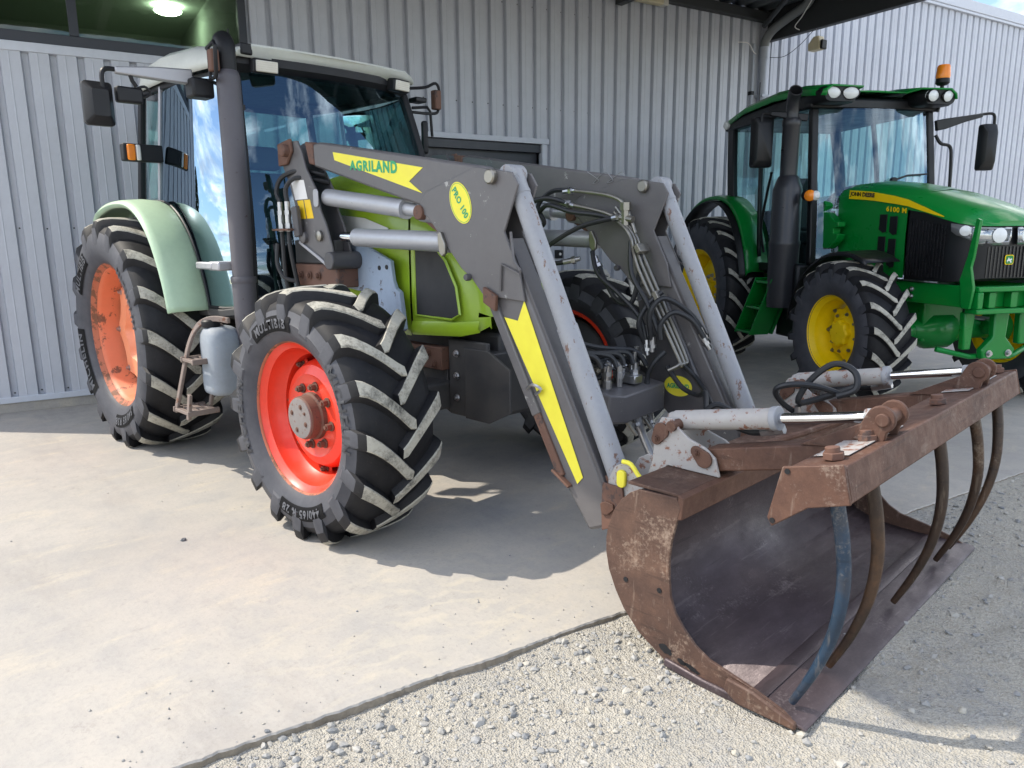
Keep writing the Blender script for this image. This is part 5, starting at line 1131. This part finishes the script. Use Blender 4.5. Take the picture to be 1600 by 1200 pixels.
def jd_rear(right):
    w_ = place_wheel(J, 'rear_wheel', -2.589, -.797 if right else .797, .806, right)
    ty, pf = make_tyre(w_, .838, .48, .455, 20, .045, .806, 1 if right else -1, wb=.09, wt=.055, dphi=.30)
    rr = .459; m = MB()
    m.lathe([(rr-.02, -.20), (rr+.006, -.198), (rr-.03, -.18), (rr-.08, -.05), (rr-.08, .03), (rr-.06, .06), (rr-.05, .15), (rr-.012, .19), (rr-.004, .207), (rr+.006, .209), (rr+.008, .197)], axis=(0, -1, 0), n=64); m.build('rim', 'deere_yellow', w_, smooth=35)
    d = MB(); d.lathe([(.40, -.03), (.37, -.02), (.33, .02), (.26, .04), (.20, .03), (.0, .03)], axis=(0, -1, 0), n=64); d.build('disc', 'deere_yellow', w_, smooth=35)
    ring_bolts(w_, 10, .155, .031, 'steel', .018, .022, .1, 'wheel_nut'); m = MB(); m.lathe([(.09, .03), (.085, .075), (0, .08)], axis=(0, -1, 0), n=24); m.build('hub', 'deere_yellow', w_)
jd_rear(True); jd_rear(False)
# chassis, axle and front hitch
m = MB(); m.box(-1.2, .10, -.20, .20, .50, 1.0); m.box(-2.9, -1.2, -.25, .25, .50, 1.05); m.cyl((-2.589, -.58, .806), (-2.589, .58, .806), .15, n=20); m.build('chassis', 'deere_green', J, .02)
m = MB(); m.cyl((0, -.62, .598), (0, -.24, .60), .10, .085, 20); m.cyl((0, .24, .60), (0, .62, .598), .085, .10, 20); m.cyl((0, -.70, .598), (0, -.60, .598), .15, n=20); m.cyl((0, .60, .598), (0, .70, .598), .15, n=20); m.lathe([(.08, -.24), (.17, -.1), (.17, .1), (.08, .24)], (0, 0, .6), (0, 1, 0), 20); m.build('front_axle', 'deere_green', J, .01)
for sy in (-1, 1): MB().lathe([(0, .09), (.06, .07), (.085, .0), (.06, -.07), (0, -.09)], (.16, sy*.46, .62), (0, 1, 0), 20).build('knuckle_cover', 'deere_green', J); MB().tube([(-.1, sy*.30, .70), (.17, sy*.50, .68)], .02, 8).build('steering_rod', 'steel', J)
m = MB(); m.box(-.35, .72, -.36, -.30, .86, 1.03); m.box(-.35, .72, .30, .36, .86, 1.03); m.build('side_frame', 'deere_green', J, .008)
fr = MB(); fr.box(.70, .82, -.36, .36, .82, .86); fr.box(.70, .82, -.36, .36, .99, 1.03); fr.box(.70, .82, -.36, -.31, .861, .989); fr.box(.70, .82, .31, .36, .861, .989); fr.box(.68, .72, -.30, .30, .861, .989); fro = fr.build('weight_carrier', 'deere_green', J, .008)
for y in (-.2, 0, .2): MB().box(.722, .79, y-.03, y+.03, .865, .985).build('carrier_web', 'deere_green', fro, .004)
for x, z in ((.12, .97), (.12, .91)): bolt(J, (x, -.361, z), (0, -1, 0), .016, .014, 'steel')
for y, zb in ((-.26, .52), (.26, .55)):
    MB().prism([(y-.05, .82), (y+.05, .82), (y+.04, .62), (y+.035, zb), (y-.035, zb), (y-.04, .62)], 'x', .60, .66).build('hitch_bracket', 'deere_green', J, .012)
MB().prism([(-.07, .82), (.07, .82), (.06, .62), (.16, .52), (.14, .44), (-.14, .44), (-.16, .52), (-.06, .62)], 'x', .64, .70).build('tow_bracket', 'deere_green', J, .012)
for y in (-.09, .09): bolt(J, (.702, y, .49), (1, 0, 0), .02, .016, 'steel')
m = MB(); m.tube([(.55, -.45, .52), (.62, -.2, .46), (.64, .2, .46), (.55, .45, .52)], .022, 8); m.build('tie_rod', 'deere_green', J)
# bonnet
def hs(x, w_, zb, zt, sh=.10, cr=.035):
    h = [(-w_*.97, zb), (-w_, zb+.45*(zt-zb)), (-w_*.985, zt-sh), (-w_*.88, zt-sh*.42), (-w_*.62, zt-.006), (-w_*.58, zt+.006), (0, zt+cr)]
    return [(x, y, z) for y, z in h]+[(x, -y, z) for y, z in h[-2::-1]]
S_ = [hs(-.86, .43, 1.06, 1.885), hs(-.70, .43, 1.06, 1.885), hs(-.3, .42, 1.06, 1.84), hs(.05, .415, 1.06, 1.765)]
m = MB(); m.loft(S_); m.f.append(tuple(range(13))); m.m.append(0); hd_ = m.build('bonnet', 'deere_green', J, smooth=35)
def hs2(x, w_, zs, zt, sh=.09, cr=.03):
    h = [(-w_, zs), (-w_*.985, zt-sh), (-w_*.88, zt-sh*.42), (-w_*.62, zt-.006), (-w_*.58, zt+.006), (0, zt+cr)]
    return [(x, y, z) for y, z in h]+[(x, -y, z) for y, z in h[-2::-1]]
S_ = [hs2(.05, .415, 1.63, 1.765), hs2(.25, .415, 1.60, 1.71), hs2(.45, .41, 1.545, 1.65), hs2(.58, .39, 1.51, 1.60, .07), hs2(.67, .33, 1.49, 1.55, .05), hs2(.715, .24, 1.485, 1.515, .02, .01)]
m = MB(); m.loft(S_); m.f.append(tuple(range(len(m.v)-11, len(m.v)))); m.m.append(0); m.build('bonnet_nose', 'deere_green', hd_, smooth=35)
# black grille body
def gs(x, w_, zb, zt): return [(x, -w_, zb), (x, -w_, zt), (x, w_, zt), (x, w_, zb)]
gr = MB(); gr.loft([gs(.06, .405, 1.05, 1.70), gs(.30, .405, 1.05, 1.62), gs(.50, .39, 1.05, 1.54), gs(.63, .32, 1.06, 1.50), gs(.69, .22, 1.08, 1.485)], closed=True, caps=True); gro = gr.build('grille', 'deere_black', J, .006, smooth=35)
for q in range(12):
    x = .09+q*.035; MB().box(x, x+.008, -.4085, -.4055, 1.08, 1.56-q*.006).build('grille_rib', 'black_gloss', gro)
for q in range(13):
    y = -.20+q*.033; MB().box(.690, .696, y, y+.012, 1.09, 1.33).build('grille_rib', 'black_gloss', gro)
# yellow stripe, vents, lettering
for sy in (-1, 1):
    t_ = [(-.70, 1.832, .4315), (-.40, 1.802, .4235), (-.10, 1.750, .419), (.05, 1.715, .4165), (.25, 1.645, .4165), (.40, 1.590, .4145), (.46, 1.566, .412)]
    b_ = [(-.70, 1.755, .434), (-.40, 1.728, .4255), (-.10, 1.685, .4215), (.05, 1.66, .419), (.25, 1.608, .4175), (.40, 1.572, .4155), (.46, 1.560, .413)]
    m = MB(); m.loft([[(x, sy*(y+.004), z) for x, z, y in t_], [(x, sy*(y+.004), z) for x, z, y in b_]]); m.build('stripe', 'deere_yellow', hd_, smooth=0, fix=False)
    for x0, dz in ((-.27, 0), (-.14, -.02)):
        for z0, z1 in ((1.44+dz, 1.60+dz), (1.16+dz, 1.41+dz)):
            MB().prism([(x0, z0+.03), (x0+.05, z0), (x0+.095, z0+.01), (x0+.095, z1), (x0, z1)], 'y', sy*.424, sy*.4285).build('vent', 'deere_black', hd_, .004)
text_mesh('lettering', 'JOHN DEERE', 'black_gloss', lambda u, v, l: (-.52+u, -.4375, 1.780-.095*u+v), .048, .0022, hd_, 1.0, .34)
text_mesh('lettering', '6100 M', 'deere_yellow', lambda u, v, l: (-.07+u, -.4285, 1.635-.10*u+v), .056, .0022, hd_, 1.1, .25)
# headlights in the nose
for sy in (-1, 1):
    hl = MB(); hl.loft([[(x, sy*y, z) for x, y, z in P] for P in ([(.715, .03, 1.475), (.665, .32, 1.485), (.54, .418, 1.51)], [(.722, .03, 1.40), (.672, .32, 1.395), (.55, .420, 1.45)], [(.715, .04, 1.345), (.672, .25, 1.34), (.585, .398, 1.42)])]); h = hl.build('headlight', 'lamp_chrome', J, smooth=60, solid=.01)
    MB().tube([(.719, sy*.035, 1.463), (.668, sy*.335, 1.476), (.668, sy*.335, 1.40), (.672, sy*.27, 1.357), (.72, sy*.05, 1.365)], .006, 6, closed=True).build('lamp_frame', 'steel', h)
    for x, y, r_ in ((.706, .125, .055), (.630, .365, .038)):
        m = MB(); m.lathe([(r_, 0), (r_*1.05, .008), (r_*.8, .014), (0, .018)], (x, sy*y, 1.415 if y < .2 else 1.452), Vector((1, sy*(.15 if y < .2 else .8), 0)), 20); m.build('lens', 'lens_clear', h)
    m = MB(); m.prism([(.23, 1.37), (.30, 1.38), (.32, 1.45), (.18, 1.46), (.17, 1.38)], 'x', .668, .676) ; 
lo = MB().prism(rrect(-.04, .04, 1.19, 1.265, .015), 'x', .697, .701).build('badge', 'deere_yellow', J, .001)
MB().prism(rrect(-.034, .034, 1.196, 1.259, .012), 'x', .7012, .7025).build('badge_field', 'deere_green', lo)
MB().add([(.7032, y, z) for y, z in ((-.026, 1.222), (-.018, 1.205), (-.012, 1.22), (.004, 1.216), (.010, 1.204), (.022, 1.207), (.014, 1.222), (.024, 1.232), (.018, 1.237), (.0, 1.232), (-.010, 1.248), (-.016, 1.232))], [tuple(range(12))]).build('badge_emblem', 'white_label', lo, smooth=0, fix=False)
# front upright bar
MB().prism([(.70, .86), (.78, .86), (.80, 1.02), (.755, 1.18), (.77, 1.25), (.80, 1.53), (.76, 1.545), (.715, 1.27), (.66, 1.08)], 'y', -.40, -.375).build('upright_bar', 'deere_green', J, .006)
# loader mounting block left from a removed loader
MB().prism([(-.98, 1.30), (-.98, 1.58), (-1.0, 1.70), (-.90, 1.745), (-.86, 1.70), (-.90, 1.64), (-.83, 1.63), (-.72, 1.55), (-.66, 1.545), (-.66, 1.50), (-.73, 1.49), (-.73, 1.44), (-.65, 1.43), (-.67, 1.38), (-.78, 1.30)], 'y', -.56, -.48).build('mount_bracket', 'deere_green', J, .006)
# cab
J_ap = [(-.90, .66, 1.15), (-.94, .655, 1.65), (-1.00, .645, 2.15), (-1.06, .63, 2.60)]
J_bp = [(-1.75, .72, 1.20), (-1.80, .715, 1.8), (-1.86, .69, 2.3), (-1.90, .66, 2.62)]
J_cp = [(-2.42, .70, 1.80), (-2.48, .69, 2.2), (-2.56, .66, 2.62)]
for sy in (-1, 1):
    f = lambda P: [(x, y*sy, z) for x, y, z in P]
    MB().ribbon(catmull(f(J_ap), 4), .07, .07, (0, 1, 0)).build('front_pillar', 'deere_black', J, .012)
    MB().ribbon(catmull(f(J_bp), 4), .035, .05, (0, 1, 0)).build('middle_pillar', 'deere_black', J, .008)
    MB().ribbon(catmull(f(J_cp), 4), .06, .14, (0, 1, 0)).build('rear_pillar', 'deere_black', J, .012)
    MB().loft([[(x+.03, y*sy, z) for x, y, z in J_ap], [(-1.4, .70*sy, 1.15), (-1.4, .71*sy, 1.65), (-1.42, .69*sy, 2.15), (-1.45, .655*sy, 2.6)], [(-1.74, .715*sy, 1.25), (-1.79, .71*sy, 1.8), (-1.84, .685*sy, 2.3), (-1.88, .655*sy, 2.6)]]).build('door_glass', 'deere_glass', J, smooth=180, fix=False)
    MB().loft([[(-1.80, .715*sy, 1.86), (-1.84, .69*sy, 2.25), (-1.90, .655*sy, 2.6)], [(-2.40, .695*sy, 1.86), (-2.46, .68*sy, 2.25), (-2.52, .65*sy, 2.6)]]).build('quarter_glass', 'deere_glass', J, smooth=180, fix=False)
    MB().box(-2.5, -.9, sy*.70-.03, sy*.70+.03, 1.06, 1.14).build('sill', 'deere_black', J, .01)
ws = []
for j in range(9):
    v = j/8; z = 1.20+1.40*v; x0 = np.interp(z, [p[2] for p in J_ap], [p[0] for p in J_ap]); y0 = np.interp(z, [p[2] for p in J_ap], [p[1] for p in J_ap]); ws.append([(x0+.02+.12*(1-u*u), y0*u*.96, z) for u in [-1+i/6 for i in range(13)]])
MB().loft(ws).build('windscreen', 'deere_glass', J, smooth=180, fix=False)
MB().add([(-2.45, -.66, 1.7), (-2.45, .66, 1.7), (-2.56, .62, 2.6), (-2.56, -.62, 2.6)], [(0, 1, 2, 3)]).build('rear_glass', 'deere_glass', J, smooth=0)
MB().prism([(-2.5, 1.02), (-.92, 1.02), (-.92, 1.10), (-2.5, 1.10)], 'y', -.66, .66).build('cab_floor', 'deere_black', J, .01)
MB().box(-2.52, -2.44, -.66, .66, 1.1, 1.70).build('rear_wall', 'deere_black', J, .01)
# roof: green shell over a black rim, with lamp pods at the front corners
m = MB(); secs = []
for x, wd, z in ((-2.70, .60, 2.70), (-2.62, .70, 2.75), (-2.2, .735, 2.815), (-1.6, .74, 2.845), (-1.15, .735, 2.82), (-1.0, .72, 2.80)):
    h = [(-wd, z-.09), (-wd+.01, z-.04), (-wd+.07, z), (-wd*.45, z-.004), (-wd*.40, z-.035), (0, z-.03)]
    secs.append([(x, y, zz) for y, zz in h]+[(x, -y, zz) for y, zz in h[-2::-1]])
sec = []
for (x, y, z) in secs[-1]: k_ = 1 if abs(y) > .3 else 0; sec.append((x+(.22 if k_ else .05), y*(.97 if k_ else 1), z-(.03 if k_ else .012)))
secs.append(sec); m.loft(secs); m.f.append(tuple(range(10, -1, -1))); m.m.append(0); rf = m.build('roof', 'deere_green', J, smooth=40, solid=.016)
MB().prism([(-2.68, 2.60), (-1.0, 2.60), (-1.0, 2.70), (-1.2, 2.76), (-2.4, 2.74), (-2.68, 2.66)], 'y', -.70, .70).build('roof_rim', 'deere_black', J, .02)
for sy in (-1, 1):
    pd = MB(); pd.loft([[(x_, sy*(.53+a_*k_), 2.70+b_*k_) for a_, b_ in rrect(-.19, .19, -.075, .075, .06)] for x_, k_ in ((-1.10, .95), (-.86, 1.), (-.80, .86))], closed=True, caps=True); po = pd.build('lamp_pod', 'deere_black', J, smooth=40)
    for y, x_ in ((.44, -.80), (.62, -.815)):
        wl = MB().lathe([(.074, -.03), (.076, 0), (.06, .012), (0, .018)], (0, 0, 0), Vector((1, 0, 0)), 24).build('work_lamp', 'lens_clear', po); wl.location = (x_+.012, sy*y, 2.705); wl.scale = (1, 1, .68); wl.rotation_euler = (0, R(8), sy*R(14))
        rl = MB().lathe([(.078, -.02), (.086, .0), (.08, .012), (.074, .004)], (0, 0, 0), Vector((1, 0, 0)), 24).build('lamp_bezel', 'black_gloss', po); rl.location = wl.location; rl.scale = wl.scale; rl.rotation_euler = wl.rotation_euler
    MB().lathe([(.045, -.03), (.046, .0), (.035, .012), (0, .016)], (-2.60, sy*.73, 2.66), (.2, sy*1, -.1), 18).build('side_lamp', 'lens_clear', rf)
bc = MB(); bc.tube([(-1.0, .68, 2.60), (-1.0, .71, 2.68), (-1.0, .71, 2.84)], .018, 8); bco = bc.build('beacon_stem', 'deere_black', J)
MB().lathe([(.0, .77), (.045, .78), (.065, .80), (.062, .84)], (-1.0, .71, 2.065), n=20).build('beacon_base', 'deere_black', bco); MB().lathe([(.062, .84), (.066, .86), (.058, .95), (.05, .965), (0, .97)], (-1.0, .71, 2.065), n=20).build('beacon', 'amber', bco)
MB().tube([(-2.3, -.5, 2.79), (-2.3, -.5, 3.08)], .005, 6).build('aerial', 'black_plastic', J)
# exhaust stack
e = MB(); X, Y = -1.10, -.83
e.lathe([(.135, .72), (.14, .80), (.145, 1.30), (.15, 1.33), (.15, 1.36), (.14, 1.38), (.138, 1.86), (.10, 1.97), (.085, 1.99)], (X, Y, 0), n=24); e.lathe([(.078, 1.97), (.082, 2.0), (.082, 2.44), (.088, 2.45), (.088, 2.50), (.075, 2.52)], (X, Y, 0), n=20); eo = e.build('exhaust', 'deere_stack', J, smooth=40)
MB().tube(catmull([(X, Y, 2.50), (X, Y, 2.58), (X+.02, Y-.01, 2.65), (X+.06, Y-.03, 2.71), (X+.12, Y-.05, 2.755)], 4), .058, 16, cap=False).build('exhaust_tip', 'deere_stack', eo, solid=.005)
for q in range(6): MB().obox((X-.03+q*.012, Y-.083+abs(q-2.5)*.004, 2.22+(q % 2)*.02), (.008, .006, .035)).build('vent_slot', 'black_gloss', eo)
MB().box(-1.12, -.90, -.80, -.62, .72, 1.15).build('side_tank', 'deere_black', J, .03)
# front mudguard of the near wheel
for sy in (-1, 1):
    P = [(.72*math.cos(R(a)), .598+.70*math.sin(R(a))) for a in range(62, 182, 8)]
    MB().loft([[(x, sy*.68, z) for x, z in P], [(x, sy*.98, z-.01) for x, z in P], [(x, sy*1.0, z-.04) for x, z in P]]).build('front_mudguard', 'deere_black', J, smooth=50, solid=.008)
    # rear fender
    P = [(-3.42, 1.45), (-3.20, 1.70), (-2.9, 1.84), (-2.55, 1.88), (-2.25, 1.83), (-2.02, 1.68), (-1.87, 1.48), (-1.77, 1.25), (-1.72, 1.04)]
    Q = catmull([(x, 0, z) for x, z in P], 3)
    MB().loft([[(p.x, sy*.62, p.z-.01) for p in Q], [(p.x, sy*.80, p.z) for p in Q], [(p.x, sy*.86, p.z-.012) for p in Q], [(p.x-.01, sy*.875, p.z-.045) for p in Q]]).build('rear_fender', 'deere_green', J, smooth=50, solid=.01)
    Q2 = [(p.x-.05 if p.x > -2.5 else p.x+.05, p.z-.06) for p in Q]
    MB().loft([[(x, sy*.66, z) for x, z in Q2], [(x, sy*.93, z-.01) for x, z in Q2]]).build('fender_liner', 'deere_black', J, smooth=50, solid=.01)
# steps
st = MB().prism([(-1.22, 1.02), (-1.05, 1.02), (-1.42, .40), (-1.75, .40)], 'y', -.72, -.70).build('step_back', 'deere_green', J, .004)
for x0_ in (-1.36, -1.06): MB().ribbon([(x0_, -.86, 1.0), (x0_-.38, -.86, .40)], .22, .014, (0, 1, 0)).build('side_rail', 'deere_green', st, .003)
for q, (x, z) in enumerate(((-1.36, .95), (-1.53, .68), (-1.71, .41))): MB().box(x-.0, x+.28, -.967, -.755, z, z+.026).build('step', 'deere_green', st, .004)
MB().prism([(-1.35, .98), (-1.02, .98), (-1.02, .40), (-1.40, .40)], 'y', -.69, -.60).build('step_tank', 'deere_black', J, .02)
# mirrors
m = MB(); m.ribbon([(-1.02, .70, 2.47), (-1.02, .80, 2.49), (-1.02, 1.02, 2.54), (-1.02, 1.22, 2.58)], [.04]*4, [.10, .10, .06, .04], (1, 0, 0)); mo = m.build('mirror_arm', 'deere_black', J, .008)
MB().tube(catmull([(-1.02, 1.20, 2.585), (-1.02, 1.32, 2.60), (-1.02, 1.37, 2.58), (-1.02, 1.38, 2.50), (-1.02, 1.385, 2.36)], 4), .014, 8).build('mirror_hook', 'deere_black', mo)
hd2 = MB(); hd2.loft([[(-1.02+d_, 1.33+a_*k_, 2.275+b_*k_) for a_, b_ in rrect(-.085, .085, -.225, .225, .03)] for d_, k_ in ((-.05, 1.), (.01, 1.), (.05, .7))], closed=True, caps=True); hd2.build('mirror_head', 'deere_black', mo, smooth=40)
MB().tube(catmull([(-1.0, .69, 2.38), (-.98, .74, 2.30), (-.97, .84, 2.27), (-.96, .86, 2.15), (-.95, .87, 1.85)], 5), .016, 8).build('grab_rail', 'deere_black', J)
m = MB(); m.ribbon([(-1.05, -.70, 2.52), (-1.12, -.9, 2.55), (-1.18, -1.02, 2.57)], [.04]*3, [.07, .06, .04], (1, 0, 0)); mo = m.build('mirror_arm', 'deere_black', J, .008)
MB().tube(catmull([(-1.18, -1.01, 2.57), (-1.2, -1.08, 2.57), (-1.2, -1.09, 2.5), (-1.2, -1.09, 2.36)], 4), .014, 8).build('mirror_hook', 'deere_black', mo)
hd2 = MB(); hd2.loft([[(-1.23+d_, -1.05+a_*k_, 2.31+b_*k_) for a_, b_ in rrect(-.105, .105, -.235, .235, .03)] for d_, k_ in ((-.05, 1.), (.01, 1.), (.05, .75))], closed=True, caps=True); hd2.build('mirror_head', 'deere_black', mo, smooth=40)
MB().tube(catmull([(-1.62, -.74, 1.25), (-1.6, -.80, 1.5), (-1.5, -.82, 1.8), (-1.42, -.82, 2.05)], 5), .014, 8).build('grab_rail', 'deere_black', J)
# indicators
for sy in (-1, 1):
    i_ = MB(); i_.cyl((-.93, sy*.74, 1.80), (-.80, sy*.76, 1.79), .05, .045, 16); io = i_.build('indicator', 'deere_black', J, .008)
    MB().lathe([(.052, 0), (.052, .02), (.03, .045), (0, .05)], (-.82, sy*.765, 1.79), (.7, sy*.7, 0), 18).build('amber_lens', 'amber', io); MB().lathe([(.044, 0), (.044, .02), (.025, .042), (0, .046)], (-.80, sy*.73, 1.79), (1, 0, 0), 18).build('clear_lens', 'lens_clear', io)
# interior
se = MB(); se.prism([(-2.15, 1.35), (-1.68, 1.33), (-1.68, 1.45), (-2.15, 1.47)], 'y', -.24, .24); sj = se.build('seat', 'seat', J, .03); MB().prism([(-2.2, 1.47), (-2.08, 1.47), (-2.16, 2.05), (-2.26, 2.05)], 'y', -.22, .22).build('backrest', 'seat', sj, .04); MB().box(-2.1, -1.75, -.18, .18, 1.1, 1.33).build('seat_base', 'seat', sj, .02)
MB().prism([(-1.15, 1.1), (-.95, 1.1), (-.92, 1.62), (-1.05, 1.72), (-1.2, 1.55)], 'y', -.25, .25).build('dashboard', 'deere_black', J, .03)
m = MB(); cc = Vector((-1.32, 0, 1.80)); ax = Vector((-.5, 0, .87)).normalized(); a_ = Vector((0, 1, 0)); b_ = ax.cross(a_); m.tube([cc+(a_*math.cos(2*PI*i/28)+b_*math.sin(2*PI*i/28))*.20 for i in range(28)], .014, 8, closed=True)
for q in range(3): t = R(90+120*q); m.tube([cc, cc+(a_*math.cos(t)+b_*math.sin(t))*.20], .012, 6)
m.tube([cc, cc-ax*.3], .03, 8); m.build('steering_wheel', 'deere_black', J)
m = MB(); m.tube([(-.80, .1, 1.93), (-.84, .28, 1.98), (-.9, .55, 2.0)], .009, 6); m.lathe([(.03, -.02), (.03, .02)], (-.80, .1, 1.93), (1, 0, 0), 12, caps=True); m.build('wiper', 'black_plastic', J)

# ------------------------------------------------------------------ conifers beyond the yard, mirrored in the cab door
def conifer(x, y, h, label):
    t = thing('conifer', label, 'tree', (x, y, 0), random.uniform(0, 6), 'conifers beyond the yard')
    MB().tube([(0, 0, -.1), (.05, 0, h*.5), (0, .05, h*.97)], [h*.03, h*.018, h*.004], 8).build('trunk', 'rusty_steel', t)
    rr_ = random.Random(int(x*7+y)); V = []; F = []
    for i in range(1500):
        z = h*(.08+.92*rr_.random()**1.25); rad = h*.24*(1-z/h)**.8*(.35+.65*rr_.random()**.5)*(1+.25*math.sin(z*5+rr_.random())); a = rr_.uniform(0, 2*PI)
        c = Vector((rad*math.cos(a), rad*math.sin(a), z-rad*.25)); s_ = h*.022*rr_.uniform(.6, 1.4)
        d = Vector((math.cos(a), math.sin(a), -.35)).normalized(); sd2 = Vector((-math.sin(a), math.cos(a), rr_.uniform(-.4, .4))); o = len(V)
        V += [tuple(c+d*s_*2), tuple(c+sd2*s_*.8), tuple(c-d*s_*1.3), tuple(c-sd2*s_*.8+Vector((0, 0, s_*.4)))]; F.append((o, o+1, o+2, o+3))
    me = bpy.data.meshes.new('crown'); me.from_pydata(V, [], F); me.materials.append(MAT['needles']); obj('crown', me, t)
s = NT('needles'); a = s.noise(1.5, 5); s.bsdf(s.ramp(a, [(.3, (.018, .034, .016)), (.7, (.045, .075, .03))]), .8)
conifer(-30.5, -19.5, 8.5, 'dark conifer far beyond the yard, mirrored in the lime tractor cab door')
conifer(-35.5, -20.0, 6.0, 'lower dark conifer beyond the yard, mirrored beside the tall one in the cab door')
conifer(-27.5, -21.5, 5.0, 'small dark conifer beyond the yard, mirrored low in the cab door glass')
